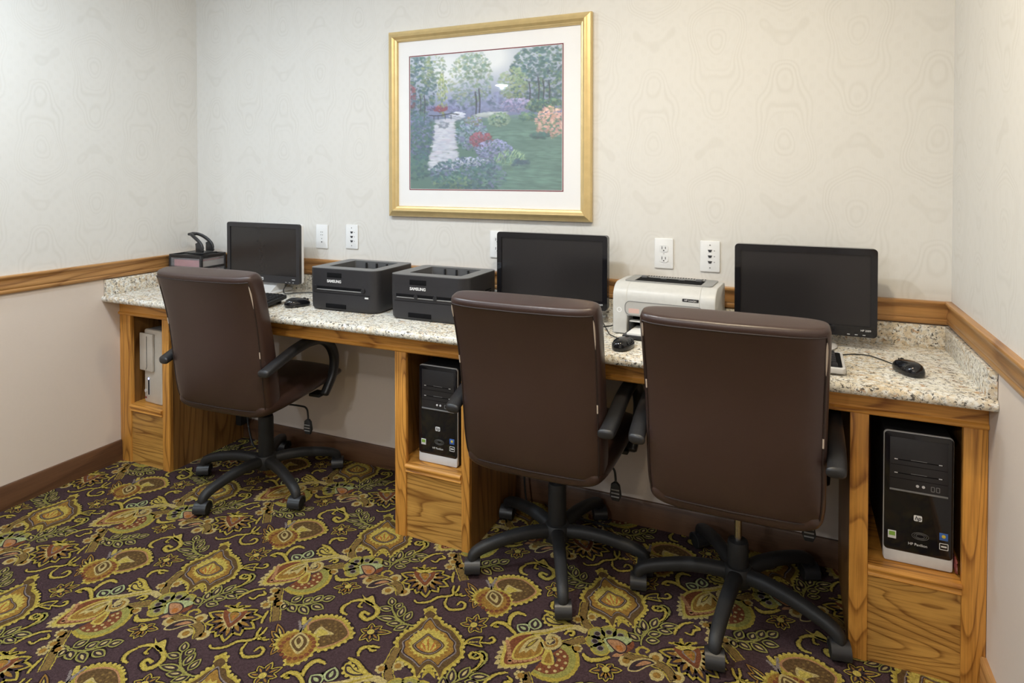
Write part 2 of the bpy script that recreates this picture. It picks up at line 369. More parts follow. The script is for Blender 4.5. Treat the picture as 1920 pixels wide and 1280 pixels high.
# ------------------------------------------------------------------ carpet
PAL = dict(g=(.45, .345, .062), y=(.56, .44, .10), o=(.34, .185, .042), r=(.22, .075, .035), c=(.54, .43, .18), n=(.34, .31, .085), b=(.135, .080, .034),
           d=(.052, .034, .038), m=(.26, .215, .20), t=(.235, .150, .050), p=(.46, .235, .115), w=(.42, .46, .22), e=(.46, .17, .045), k=(.036, .022, .024))
GROUND = (.080, .048, .052)
PAL = {k: tuple(c * 0.80 for c in v) for k, v in PAL.items()}; GROUND = tuple(c * 0.80 for c in GROUND)
b = B(); b.box(-3.12, W + 0.12, -6.12, 0.12, -0.06, 0)
fl = b.obj('floor', M['carpet']); tag(fl, kind='structure')
ca = fl.data.color_attributes.new('Col', 'FLOAT_COLOR', 'POINT'); ca.data.foreach_set('color', list((*GROUND, 1)) * len(ca.data))
CARPET=[
('F',1,'g',0,-79,135,-85,110,-65,96,-73,75,-76,45,-84,25,-93,10,-95,-16,-96,-34,-81,-54,-76,-72,-49,-90,-18,-96,2,-101,17,-113,36,-134,38,-118,36,-93,44,-78,62,-79,87,-96,103,-110,96,-78,103,-57,111,-29,114,-3,100,20,96,39,70,60,39,79,15,85,-3,88,-29,106,-48,105,-51,126),
('F',2,'b',0,-69,119,-75,97,-57,85,-64,66,-67,40,-74,21,-83,8,-85,-15,-85,-31,-72,-49,-68,-65,-44,-82,-16,-87,2,-92,16,-102,33,-122,34,-107,33,-85,40,-71,56,-72,79,-87,93,-99,87,-71,93,-52,100,-27,103,-4,90,18,86,34,63,53,36,70,14,75,-3,78,-25,94,-42,93,-44,111),
('F',3,'m',0,-53,93,-57,69,-54,46,-60,24,-67,3,-69,-13,-75,-28,-62,-45,-56,-62,-38,-71,-16,-76,4,-83,22,-91,23,-77,33,-59,56,-63,72,-69,73,-48,83,-25,90,0,77,16,71,33,50,44,30,59,6,62,-17,70,-34,82),
('F',4,'d',0,-50,88,-54,65,-51,43,-57,23,-64,3,-65,-13,-71,-27,-58,-43,-53,-60,-36,-68,-15,-72,4,-79,21,-87,22,-74,31,-56,53,-60,68,-66,70,-46,79,-24,86,-1,73,15,68,31,47,42,28,56,6,58,-16,66,-32,77),
('F',5,'o',0,-47,83,-51,61,-48,41,-54,21,-60,2,-61,-12,-67,-26,-55,-41,-50,-57,-34,-65,-14,-69,4,-76,20,-83,21,-70,30,-54,51,-57,65,-63,67,-44,75,-23,81,-1,70,14,64,29,45,39,27,52,6,55,-15,62,-30,73),
('F',6,'y',0,51,12,62,8,55,0,65,-6,56,-13,62,-21,52,-25,56,-34,44,-36,45,-46,33,-45,31,-54,20,-50,15,-59,6,-53,-2,-60,-9,-52,-19,-57,-23,-48,-34,-50,-35,-40,-47,-39,-44,-30,-56,-25,-51,-15,-63,-7,-54,1,-63,12,-52,16,-58,29,-46,30,-48,43,-35,40,-34,52,-21,46,-16,57,-5,47,3,56,11,44,22,49,27,37,39,38,41,26,53,24),
('F',7,'b',0,-23,32,-31,9,-36,-9,-40,-30,-18,-43,3,-46,23,-43,37,-31,45,-13,47,8,26,21,4,24),
('F',8,'m',0,-20,28,-27,7,-32,-8,-35,-28,-16,-39,3,-42,21,-39,34,-29,41,-12,43,6,23,18,4,21),
('F',9,'d',0,-18,26,-25,6,-29,-8,-33,-27,-14,-37,3,-40,20,-37,32,-27,39,-12,40,5,22,17,4,19),
('F',10,'o',0,-17,23,-23,6,-27,-8,-30,-25,-13,-35,3,-37,19,-35,30,-26,36,-11,37,5,21,15,4,17),
('F',11,'y',0,-14,19,-18,-11,-9,-32,17,-33,31,-14,16,4),
('S',12,'e',5,14,-29,-10,11),
('S',12,'e',5,8,-31,-19,-9),
('S',12,'e',5,20,-26,15,6),
('S',12,'e',5,4,-35,-22,-27),
('S',12,'e',5,26,-25,34,-3),
('F',5,'g',0,43,-75,42,-98,50,-121,56,-97,82,-107,67,-87),
('S',1,'n',7,567,240,563,264,571,299,596,347,611,382,618,413,606,434,587,434,581,411,593,408),
('L',2,'n',26,562,253,520,274),
('L',2,'n',26,561,273,537,313),
('L',2,'n',26,568,293,547,349),
('L',2,'n',26,581,319,588,372),
('L',2,'n',26,598,338,653,364),
('L',2,'n',26,594,322,642,326),
('L',2,'n',26,573,289,612,309),
('L',2,'n',26,572,264,613,278),
('S',1,'n',7,-74,45,-94,39,-121,41,-150,53,-178,75,-206,111),
('L',2,'n',24,-188,89,-215,122),
('L',2,'n',24,-176,76,-223,67),
('L',2,'n',24,-173,83,-167,114),
('L',2,'n',24,-141,52,-154,104),
('L',2,'n',24,-117,45,-119,93),
('L',2,'n',24,-136,45,-204,28),
('L',2,'n',24,-115,38,-161,16),
('L',2,'n',24,-93,40,-126,2),
('S',1,'n',7,-524,-28,-491,-31,-460,-24,-432,-2,-388,45),
('L',2,'n',28,-507,-32,-495,-66),
('L',2,'n',28,-494,-34,-452,-56),
('L',2,'n',28,-459,-26,-409,-48),
('L',2,'n',28,-430,-10,-380,-9),
('L',2,'n',28,-495,-28,-483,15),
('L',2,'n',28,-457,-17,-448,21),
('L',2,'n',28,-434,0,-423,42),
('L',2,'n',28,-413,18,-385,52),
('L',2,'g',20,85,118,50,139),
('L',2,'g',20,85,118,75,165),
('L',2,'g',20,85,118,113,163),
('L',2,'g',20,85,118,124,130),
('L',2,'g',20,85,118,120,99),
('L',2,'g',20,85,118,89,84),
('L',2,'g',20,85,118,45,106),
('D',4,'y',11,85,118),
('L',2,'g',20,497,110,457,86),
('L',2,'g',20,497,110,469,119),
('L',2,'g',20,497,110,539,125),
('L',2,'g',20,497,110,523,84),
('L',2,'g',20,497,110,508,69),
('L',2,'g',20,497,110,489,71),
('L',2,'g',20,497,110,511,137),
('D',4,'y',11,497,110),
('L',2,'g',20,-183,-32,-201,0),
('L',2,'g',20,-183,-32,-166,2),
('L',2,'g',20,-183,-32,-125,-9),
('L',2,'g',20,-183,-32,-140,-52),
('L',2,'g',20,-183,-32,-164,-68),
('L',2,'g',20,-183,-32,-194,-74),
('L',2,'g',20,-183,-32,-216,-36),
('D',4,'y',11,-183,-32),
('L',2,'g',38,-168,249,-255,239),
('L',2,'g',38,-168,249,-227,200),
('L',2,'g',38,-168,249,-187,175),
('L',2,'g',38,-168,249,-153,171),
('L',2,'g',38,-168,249,-115,168),
('L',2,'g',38,-168,249,-91,206),
('L',2,'g',38,-168,249,-75,244),
('L',2,'g',38,-168,249,-92,290),
('L',2,'g',38,-168,249,-128,309),
('F',5,'c',0,-144,275,-133,269,-140,258,-131,247,-139,242,-131,229,-140,229,-134,215,-142,219,-138,207,-147,215,-145,204,-154,214,-155,206,-165,218,-170,212,-178,225,-188,223,-193,235,-207,236,-207,247,-217,250,-211,256,-219,261,-211,266,-218,273,-208,275,-212,284,-202,283,-202,292,-193,289,-190,297,-182,292,-177,299,-171,292,-163,297,-160,289,-151,292,-151,283,-141,283),
('F',6,'r',0,-221,267,-201,243,-175,228,-147,215,-143,240,-143,266,-154,294,-167,280,-179,266,-198,266),
('F',7,'m',0,-196,259,-176,243,-157,231,-157,251,-159,274,-183,277),
('F',8,'o',0,-191,260,-161,238,-162,270,-181,273),
('F',9,'e',0,-177,256,-166,247,-169,263),
('S',6,'g',10,-189,281,-215,286,-237,280),
('S',6,'g',10,-189,281,-207,289,-221,287),
('S',6,'g',10,-189,281,-187,298,-177,306),
('S',6,'g',10,-189,281,-179,301,-160,314),
('S',6,'g',12,-186,276,-202,297,-207,313),
('F',7,'y',0,-216,270,-181,268,-161,294,-193,287),
('F',2,'g',0,46,319,72,369,131,388,183,369,216,340,206,300,186,269,157,247,120,265),
('F',3,'p',0,61,319,83,361,133,377,176,361,204,336,196,303,179,276,155,257,123,273),
('F',4,'b',0,68,319,88,357,133,371,173,357,198,335,191,304,175,280,153,263,124,277),
('D',5,'t',4,147,322),
('D',5,'t',4,135,309),
('D',5,'t',4,136,333),
('D',5,'t',4,156,312),
('D',5,'t',4,121,314),
('D',5,'t',4,154,337),
('D',5,'t',4,143,298),
('D',5,'t',4,121,334),
('D',5,'t',4,168,323),
('D',5,'t',4,119,299),
('D',5,'t',4,143,349),
('D',5,'t',4,161,298),
('D',5,'t',4,107,321),
('D',5,'t',4,170,340),
('D',5,'t',4,132,287),
('D',5,'t',4,122,349),
('D',5,'t',4,177,312),
('D',5,'t',4,104,301),
('D',5,'t',4,157,356),
('D',5,'t',4,154,285),
('D',5,'t',4,102,335),
('D',5,'t',4,183,334),
('D',5,'t',4,116,283),
('D',5,'t',4,133,362),
('D',5,'t',4,177,297),
('D',5,'t',4,92,312),
('F',6,'c',0,102,303,104,331,127,326,161,321,133,302,121,283),
('F',7,'y',0,109,306,112,323,144,316,124,296),
('L',2,'o',20,42,238,-23,286),
('L',2,'o',20,42,238,-18,256),
('L',2,'o',20,42,238,4,231),
('L',2,'o',20,42,238,22,206),
('L',2,'o',20,42,238,49,184),
('F',8,'g',0,77,298,43,286,23,254,31,218,62,204,91,196,113,172,139,183,156,218,150,258,122,291),
('F',9,'o',0,79,290,49,280,32,252,38,221,66,208,92,200,111,180,135,189,150,220,144,256,119,285),
('D',10,'r',7,139,258),
('D',10,'r',7,143,242),
('D',10,'r',7,142,225),
('D',10,'r',7,135,211),
('D',10,'r',7,123,200),
('D',10,'r',7,109,193),
('D',10,'r',7,93,192),
('D',10,'r',7,77,197),
('D',10,'r',7,63,206),
('D',10,'r',7,53,220),
('D',10,'r',7,49,235),
('D',10,'r',7,51,250),
('D',10,'r',7,58,264),
('D',10,'r',7,70,275),
('D',10,'r',7,85,282),
('D',10,'r',7,101,283),
('D',10,'r',7,117,279),
('D',10,'r',7,130,270),
('F',11,'c',0,65,286,60,249,80,230,118,215,122,249,106,276),
('F',12,'b',0,70,279,66,249,83,233,113,223,116,250,101,272),
('F',13,'c',0,72,274,73,252,87,240,106,233,105,251,93,267),
('F',14,'b',0,76,267,78,254,94,244,92,259),
('S',9,'m',9,25,324,48,305,65,286),
('S',9,'m',9,54,347,56,315,63,286),
('S',8,'y',14,29,343,48,321),
('L2',2,'c',20,254,68,191,94),
('L2',2,'c',20,254,68,193,69),
('L2',2,'c',20,254,68,195,46),
('L2',2,'c',20,254,68,198,24),
('L2',2,'c',20,254,68,207,4),
('L2',2,'c',20,254,68,222,-7),
('L2',2,'c',20,254,68,240,-1),
('L2',2,'c',20,254,68,258,6),
('L2',2,'c',20,254,68,277,14),
('L2',2,'c',20,254,68,294,25),
('L2',2,'c',20,254,68,196,112),
('F',4,'y',0,259,164,223,139,203,104,209,58,227,5,272,25,308,52,326,84,324,119,304,141,278,161),
('F',5,'r',0,261,153,230,132,213,102,218,63,233,17,271,34,302,57,318,85,316,115,299,133,276,150),
('D',6,'p',7,206,97),
('D',6,'p',7,213,86),
('D',6,'p',7,219,76),
('D',6,'p',7,225,66),
('D',6,'p',7,231,56),
('D',6,'p',7,236,46),
('D',6,'p',7,241,35),
('D',6,'p',7,244,29),
('D',6,'p',7,256,37),
('D',6,'p',7,269,44),
('D',6,'p',7,281,52),
('D',6,'p',7,293,59),
('D',6,'p',7,305,67),
('D',6,'p',7,317,75),
('F',7,'y',0,270,153,246,122,236,80,246,41,284,55,312,84,313,114,294,138),
('F',8,'o',0,273,146,251,119,242,80,250,47,282,61,307,88,308,112,292,134),
('F',9,'c',0,289,153,264,132,254,102,254,68,266,83,272,76,281,97,295,91,294,120),
('F',10,'b',0,286,142,268,121,264,92,277,108),
('F',11,'g',0,281,134,271,119,267,101,276,111),
('S',5,'c',22,258,155,288,173,317,196,347,221,374,233,407,229),
('S',6,'g',9,262,156,296,173,329,205,362,236),
('S',7,'c',20,303,139,314,124,334,128,345,147,334,168,316,168,315,152,327,147),
('S',8,'o',8,305,140,315,127,333,131,341,148,332,165,318,165),
('S',3,'g',46,356,137,380,134,401,104,401,68,384,40,351,28,317,35),
('S',4,'n',30,356,137,380,131,398,103,398,69,382,44,349,32,318,38),
('S',5,'r',34,350,120,372,106,379,81,370,59,344,45,319,48),
('D',6,'c',5,362,121),
('D',6,'c',5,378,109),
('D',6,'c',5,388,87),
('D',6,'c',5,385,65),
('D',6,'c',5,371,48),
('D',6,'c',5,351,37),
('D',6,'c',5,330,37),
('D',6,'c',5,357,109),
('D',6,'c',5,369,90),
('D',6,'c',5,368,69),
('D',6,'c',5,351,55),
('F',6,'y',0,325,109,326,60,360,69,337,114),
('F',7,'o',0,330,102,332,67,352,73,336,104),
('L',2,'w',36,251,160,206,171),
('L',2,'w',36,261,170,247,220),
('F',2,'g',0,264,242,280,214,311,211,341,229,331,241,301,239,278,251),
('F',3,'d',0,269,239,284,218,311,217,335,231,303,234,280,244),
('F',4,'y',0,276,234,288,223,309,222,327,231,305,230,285,238),
('D',2,'g',30,438,233),
('D',3,'n',24,438,233),
('D',4,'m',11,438,233),
('D',5,'d',8,438,233),
('D',2,'g',30,468,252),
('D',3,'n',24,468,252),
('D',4,'m',11,468,252),
('D',5,'d',8,468,252),
('D',2,'g',30,503,253),
('D',3,'n',24,503,253),
('D',4,'m',11,503,253),
('D',5,'d',8,503,253),
('D',2,'g',30,439,201),
('D',3,'n',24,439,201),
('D',4,'m',11,439,201),
('D',5,'d',8,439,201),
('D',2,'g',30,462,180),
('D',3,'n',24,462,180),
('D',4,'m',11,462,180),
('D',5,'d',8,462,180),
('F',6,'w',0,461,219,478,196,493,178,501,187,503,207,533,225,537,250,515,253,487,241),
('F',7,'d',0,468,220,499,235,528,222,533,196,516,180,490,196),
('F',8,'p',0,472,219,500,230,526,218,529,197,515,186,492,199),
('F',9,'e',0,500,206,515,213,524,197,510,193),
('F',6,'r',0,529,224,542,244,550,223,539,199,530,194),
('F',6,'p',0,530,194,522,172,501,163,509,181),
('S',3,'g',34,530,180,562,185,617,188,651,178,679,146),
('S',4,'d',26,530,180,562,185,617,188,651,178,678,148),
('S',5,'t',22,530,180,562,185,617,188,651,178,676,149),
('F',6,'c',0,552,132,559,172,590,195,622,190,599,164,578,137),
('F',7,'d',0,555,137,562,168,591,190,616,187,597,168,576,141),
('F',8,'p',0,569,155,586,182,608,184,589,166),
('D',3,'c',8,553,169),
('D',3,'c',8,552,158),
('D',3,'c',8,544,150),
('D',3,'c',8,534,150),
('D',3,'c',8,528,158),
('D',3,'c',8,529,169),
('D',3,'c',8,537,177),
('D',3,'c',8,547,177),
('D',4,'c',20,541,164),
('D',5,'o',11,541,164),
('D',3,'c',8,642,152),
('D',3,'c',8,640,141),
('D',3,'c',8,633,133),
('D',3,'c',8,623,133),
('D',3,'c',8,618,141),
('D',3,'c',8,620,152),
('D',3,'c',8,628,159),
('D',3,'c',8,637,159),
('D',4,'c',20,630,146),
('D',5,'o',11,630,146),
('D',3,'c',8,628,214),
('D',3,'c',8,626,202),
('D',3,'c',8,618,194),
('D',3,'c',8,608,194),
('D',3,'c',8,602,202),
('D',3,'c',8,604,214),
('D',3,'c',8,612,222),
('D',3,'c',8,622,222),
('D',4,'c',20,615,208),
('D',5,'o',11,615,208),
('D',3,'c',8,694,166),
('D',3,'c',8,692,155),
('D',3,'c',8,684,148),
('D',3,'c',8,675,148),
('D',3,'c',8,670,155),
('D',3,'c',8,672,166),
('D',3,'c',8,680,174),
('D',3,'c',8,689,174),
('D',4,'c',20,682,161),
('D',5,'o',11,682,161),
('S',2,'g',9,599,199,572,199,559,215,571,233,591,229,585,216),
('S',1,'g',32,365,352,376,295,392,263,411,244),
('S',1,'g',32,356,147,383,173,411,197),
('S',1,'g',32,-580,10,-547,-32,-514,-71,-478,-112),
('S',2,'d',25,365,352,376,295,392,263,411,244),
('S',2,'d',25,356,147,383,173,411,197),
('S',2,'d',25,-580,10,-547,-32,-514,-71,-478,-112),
('S',3,'t',21,365,352,376,295,392,263,411,244),
('S',3,'t',21,356,147,383,173,411,197),
('S',3,'t',21,-580,10,-547,-32,-514,-71,-478,-112),
('D',3,'c',6,411,157),
('D',3,'c',6,410,147),
('D',3,'c',6,401,141),
('D',3,'c',6,393,144),
('D',3,'c',6,390,153),
('D',3,'c',6,395,161),
('D',3,'c',6,405,163),
('D',4,'o',10,401,152),
('D',3,'c',6,414,300),
('D',3,'c',6,413,289),
('D',3,'c',6,404,283),
('D',3,'c',6,394,286),
('D',3,'c',6,391,296),
('D',3,'c',6,397,306),
('D',3,'c',6,407,308),
('D',4,'o',10,403,295),
('D',3,'c',6,378,273),
('D',3,'c',6,377,262),
('D',3,'c',6,368,256),
('D',3,'c',6,358,259),
('D',3,'c',6,355,269),
('D',3,'c',6,361,279),
('D',3,'c',6,371,280),
('D',4,'o',10,367,268),
('D',3,'c',6,-549,-63),
('D',3,'c',6,-545,-72),
('D',3,'c',6,-553,-79),
('D',3,'c',6,-566,-77),
('D',3,'c',6,-575,-68),
('D',3,'c',6,-573,-59),
('D',3,'c',6,-561,-57),
('D',4,'o',10,-560,-68),
('D',3,'c',6,-549,-33),
('D',3,'c',6,-546,-43),
('D',3,'c',6,-554,-49),
('D',3,'c',6,-567,-47),
('D',3,'c',6,-576,-38),
('D',3,'c',6,-573,-29),
('D',3,'c',6,-561,-26),
('D',4,'o',10,-561,-38),
('D',3,'c',6,-572,1),
('D',3,'c',6,-568,-9),
('D',3,'c',6,-576,-16),
('D',3,'c',6,-590,-13),
('D',3,'c',6,-599,-4),
('D',3,'c',6,-596,5),
('D',3,'c',6,-584,8),
('D',4,'o',10,-584,-4),
('D',3,'c',6,-514,-41),
('D',3,'c',6,-511,-51),
('D',3,'c',6,-519,-57),
('D',3,'c',6,-532,-55),
('D',3,'c',6,-540,-47),
('D',3,'c',6,-537,-38),
('D',3,'c',6,-526,-35),
('D',4,'o',10,-525,-46),
('S',1,'g',10,-142,142,-122,135,-92,156,-78,184,-47,205,-37,235,-43,263),
('S',1,'g',10,-50,193,-42,165,-15,149,19,167,18,189,-1,194,-4,174),
('S',1,'g',8,-35,223,-12,221,0,229),
('S',1,'g',16,-325,52,-297,73,-257,73,-221,56,-213,26,-229,6,-256,17,-253,32,-232,28),
('S',2,'y',8,-323,53,-296,72,-257,71,-223,55),
('S',1,'g',12,-321,51,-329,26,-317,3,-294,0),
('F',2,'y',0,-310,96,-287,87,-275,105,-243,70,-270,67),
('S',1,'g',8,-289,68,-285,46,-272,46),
('F',1,'g',0,93,43,102,67,131,85,135,62,149,48,122,43),
('F',2,'d',0,101,46,107,64,128,76,131,60,140,51,119,48),
('S',3,'g',4,104,48,128,61),
('S',1,'g',9,135,62,161,70,170,85,159,94,152,84),
('S',1,'g',10,130,20,131,2,150,2,162,15),
('S',1,'g',10,130,19,155,21,171,0,169,-29,156,-52),
('S',1,'g',14,134,134,144,155,169,160,193,149,220,130),
('S',1,'g',14,186,157,174,193,185,221,215,219),
('S',2,'y',6,179,181,182,211,204,223),
('S',1,'g',8,145,153,144,139,158,141),
('S',1,'g',12,-158,-126,-168,-103,-154,-83,-121,-72),
('S',1,'g',13,-180,-141,-148,-145,-106,-164,-60,-174),
('S',1,'g',9,-153,-85,-135,-92,-124,-85),
('S',1,'g',14,421,142,443,125,470,137,495,160),
('S',2,'y',6,430,136,449,131,475,144),
('S',1,'g',10,350,191,356,209,370,213,373,198,363,196),
('S',1,'g',10,-665,-84,-663,-58,-646,-25,-620,-8),
('S',1,'g',9,-638,-62,-617,-63,-613,-42,-600,-30,-617,-19),
('S',1,'g',9,-497,-148,-487,-175,-466,-187,-454,-174),
('S',1,'g',9,-532,-85,-520,-120,-508,-136),
]

def carpet():
    V, Fc, C = [], [], []
    H = 0.00012; rnd_ = random.Random(3)
    def poly(pts, lay, col):
        k = len(V); V.extend((x, y, lay * H) for x, y in pts); Fc.append(tuple(range(k, k + len(pts)))); C.append(PAL[col])
    def stroke(pts, w, lay, col, taper=True, jit=0.0016):
        P = smooth_path([(x, y, 0) for x, y in pts], 9); n = len(P); k = len(V)
        for i, p in enumerate(P):
            t = (P[min(i + 1, n - 1)] - P[max(i - 1, 0)]).normalized(); s = w / 2
            if taper: s *= 0.55 + 0.45 * math.sin(math.pi * min(1, (i + 0.6) / n * 1.0))
            s0, s1 = s + jit * rnd_.uniform(-1, 1), s + jit * rnd_.uniform(-1, 1)
            V.append((p.x - t.y * s0, p.y + t.x * s0, lay * H)); V.append((p.x + t.y * s1, p.y - t.x * s1, lay * H))
        for i in range(n - 1): Fc.append((k + 2 * i, k + 2 * i + 1, k + 2 * i + 3, k + 2 * i + 2)); C.append(PAL[col])
    def almond(a, b_, w, lay, col, k0=0.0, k1=1.0):
        a, b_ = Vector(a), Vector(b_); d = b_ - a; nrm = Vector((-d.y, d.x)).normalized(); up_, dn = [], []
        for i in range(9):
            t = i / 8; s = k0 + (k1 - k0) * t; h = w / 2 * math.sin(math.pi * t ** 0.85) ** 0.8
            q = a + d * s; up_.append(q + nrm * h); dn.append(q - nrm * h)
        poly([tuple(p) for p in up_ + dn[-2:0:-1]], lay, col)
    def grow(pts, d):
        cx, cy = sum(p[0] for p in pts) / len(pts), sum(p[1] for p in pts) / len(pts)
        return [(x + d * (x - cx) / (math.hypot(x - cx, y - cy) + 1e-6), y + d * (y - cy) / (math.hypot(x - cx, y - cy) + 1e-6)) for x, y in pts]
    for it in CARPET:
        kind, lay, col, w = it[:4]; pts = [(it[i] / 1000, it[i + 1] / 1000) for i in range(4, len(it), 2)]; w = w / 1000
        if kind == 'F':
            if lay <= 2: poly([(p.x, p.y) for p in smooth_path([(x * 1.0, y * 1.0, 0) for x, y in grow(pts, 0.009)], 3, True)], 0.32, 'k')
            sp = smooth_path([(x, y, 0) for x, y in pts], 4, True); poly([(p.x, p.y) for p in sp], lay, col)
            if lay in (1, 2, 8) and col == 'g' and len(pts) > 6:
                acc = 0.0
                for p0, p1 in zip(sp, sp[1:] + sp[:1]):
                    acc += (p1 - p0).length
                    if acc > 0.014: acc = 0.0; poly([(p1.x + .006 * math.cos(t * 1.0472), p1.y + .006 * math.sin(t * 1.0472)) for t in range(6)], lay + .4, 'y')
        elif kind == 'S':
            if lay == 1 and w < 0.018: stroke(pts, w + 0.012, 0.3, 'k')
            stroke(pts, w, lay, col, w < 0.018)
            if lay == 1 and w > 0.008 and col == 'g' and w < 0.018: stroke(pts, w * 0.4, 1.6, 'y')
        elif kind == 'D': poly([(pts[0][0] + w * math.cos(t * math.pi / 5), pts[0][1] + w * math.sin(t * math.pi / 5)) for t in range(10)], lay, col)
        elif kind == 'L2': almond(pts[0], pts[1], w, lay, col, 0.55, 1.0)
        else:
            almond(pts[0], pts[1], w * 1.6, 0.35, 'k', 0.0, 1.1); almond(pts[0], pts[1], w * 1.16, lay, col, 0.05, 1.04); almond(pts[0], pts[1], w * 0.78, lay + 1, 'd', 0.14, 0.92)
            almond(pts[0], pts[1], w * 0.30, lay + 2, {'n': 'c', 'g': 'o', 'o': 'y', 'w': 'w'}.get(col, 'y'), 0.30, 0.78)
    V = np.array(V); VV, FF, CC = [], [], []; ox, oy = 1.972, -0.876
    for j in range(-8, 4):
        for i in range(-8, 9):
            dx, dy = ox + i * 0.875 + j * 0.4375, oy + j * 0.405
            if dx < -0.7 or dx > W + 0.7 or dy > 0.5 or dy < -3.3: continue
            k = sum(len(v) for v in VV); VV.append(V + np.array((dx, dy, 0))); FF += [tuple(a + k for a in f) for f in Fc]; CC += C
    me = bpy.data.meshes.new('carpet_pattern'); me.from_pydata(np.concatenate(VV).tolist(), [], FF)
    at = me.color_attributes.new('Col', 'FLOAT_COLOR', 'CORNER')
    cols = np.repeat(np.array([(*c, 1.0) for c in CC]), [len(f) for f in FF], axis=0); at.data.foreach_set('color', cols.ravel())
    bm = bmesh.new(); bm.from_mesh(me)
    for co, no in (((0.001, 0, 0), (-1, 0, 0)), ((W - 0.001, 0, 0), (1, 0, 0)), ((0, -0.001, 0), (0, 1, 0)), ((0, -3.2, 0), (0, -1, 0))):
        bmesh.ops.bisect_plane(bm, geom=bm.verts[:] + bm.edges[:] + bm.faces[:], plane_co=co, plane_no=no, clear_outer=True)
    for f in bm.faces:
        if f.normal.z < 0: f.normal_flip()
    bm.to_mesh(me); bm.free()
    me.materials.append(M['carpet']); o = bpy.data.objects.new('carpet_pattern', me); COL.objects.link(o); o.parent = fl
    o['kind'] = 'stuff'; o['label'] = 'woven paisley and flower pattern in gold, rust and green'
carpet()

# ------------------------------------------------------------------ recessed ceiling lamps
def downlight(x, y, power, colour):
    t = empty('ceiling_lamp', 'round white recessed lamp set in the ceiling', 'lamp', (x, y, CEIL), 0, 'recessed ceiling lamps')
    B().lathe([(0.105, -0.0005), (0.105, -0.006), (0.085, -0.010), (0.078, -0.004), (0.078, -0.0005)], (0, 0, 0), 32).obj('trim_ring', M['white'], t)
    B().lathe([(0, -0.002), (0.077, -0.002), (0.077, -0.006), (0.066, -0.008), (0.045, -0.009), (0, -0.0095)], (0, 0, 0), 32).obj('lens', M['lens'], t)
    li = bpy.data.lights.new('lamp_light', 'AREA'); li.shape = 'DISK'; li.size = 0.15; li.energy = power * 0.62; li.color = colour; li.spread = R(172)
    lo = bpy.data.objects.new('lamp_light', li); COL.objects.link(lo); lo.parent = t; lo.location = (0, 0, -0.012)
    pt = bpy.data.lights.new('upper_wall_fill', 'POINT'); pt.shadow_soft_size = 0.01; pt.energy = power * 0.55; pt.color = colour  # added point light below the flat lens, brightens upper walls and ceiling
    po = bpy.data.objects.new('upper_wall_fill', pt); COL.objects.link(po); po.parent = t; po.location = (0, 0, -0.035)
for L_ in LAMPS: downlight(*L_)

# ------------------------------------------------------------------ granite top
ct = empty('granite_countertop', 'speckled cream granite worktop with upstands running wall to wall', 'countertop', (W / 2, DC / 2, HB))
prof = [(-0.021, HB), (DC + .012, HB), (DC + .005, HB + .003), (DC + .0012, HB + .009), (DC, HB + .015), (DC + .0012, HB + .021), (DC + .005, HB + .027), (DC + .012, HS), (-0.021, HS)]
b = B(); b.prism(prof, 0.001, W - 0.001, 0); b.obj('slab', M['granite'], ct, True)
B().box(0.001, W - 0.001, -0.02, -0.001, HS - 0.03, 0.8725, 0.0015).obj('upstand', M['granite'], ct, True)
for x0, x1 in ((0.001, 0.021), (W - 0.021, W - 0.001)):
    B().box(x0, x1, DC + 0.012, -0.0205, HS, 0.8725, 0.0015).obj('upstand', M['granite'], ct, True)
# ------------------------------------------------------------------ apron under the slab
ap = empty('desk_apron', 'long oak apron board with beaded lower edge under the granite', 'apron', (W / 2, DA, ZAB))
B().box(0.001, W - 0.001, DA, DA + 0.02, ZAB + 0.006, HB - 0.0005, 0.0).obj('board', M['oak_x'], ap, True)
b = B(); b.prism([(DA + 0.02, ZAB), (DA - 0.004, ZAB), (DA - 0.008, ZAB + .004), (DA - 0.008, ZAB + .010), (DA - .004, ZAB + .0145), (DA - .001, ZAB + .0155), (DA - 0.0005, ZAB + .019), (DA + 0.0, ZAB + .019)], 0.001, W - 0.001, 0); b.obj('bead', M['oak_x'], ap, True)
# ------------------------------------------------------------------ oak cabinets
def cabinet(x0, x1, x2, x3, label, wl, wr):
    t = empty('computer_cabinet', label, 'cabinet', ((x0 + x3) / 2, DA / 2, 0), 0, 'open oak computer cabinets under the desk')
    yb = -0.016; zt = ZAB - 0.0005
    for a, c in ((x0, x1), (x2, x3)): B().box(a, c, DA, DA + 0.02, 0, zt, 0.0012).obj('stile', M['oak_z'], t, True)
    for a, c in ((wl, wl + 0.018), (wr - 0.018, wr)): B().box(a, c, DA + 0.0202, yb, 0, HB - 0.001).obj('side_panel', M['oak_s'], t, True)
    B().box(wl + 0.0185, wr - 0.0185, DA + 0.0205, yb - 0.014, 0.262, 0.278).obj('shelf', M['oak_x'], t, True)
    b = B(); z = 0.278
    b.prism([(DA + 0.0204, z), (DA - .004, z), (DA - .0085, z - .004), (DA - .0095, z - .009), (DA - .007, z - .014), (DA - .002, z - .0165), (DA - .001, z - .022), (DA - .0035, z - .025), (DA - .004, z - .029), (DA - .001, z - .0325), (DA + .004, z - .034), (DA + .0204, z - .034)], x1 + 0.0003, x2 - 0.0003, 0)
    b.obj('shelf_edge', M['oak_x'], t, True)
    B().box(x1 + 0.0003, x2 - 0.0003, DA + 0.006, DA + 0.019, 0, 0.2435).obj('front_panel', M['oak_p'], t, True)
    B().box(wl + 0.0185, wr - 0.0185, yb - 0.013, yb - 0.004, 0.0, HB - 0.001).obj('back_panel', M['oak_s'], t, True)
    return t
cabinet(0.001, 0.0744, 0.290, 0.3351, 'open oak cabinet against the wall holding the pale slim computer', 0.05, 0.335)
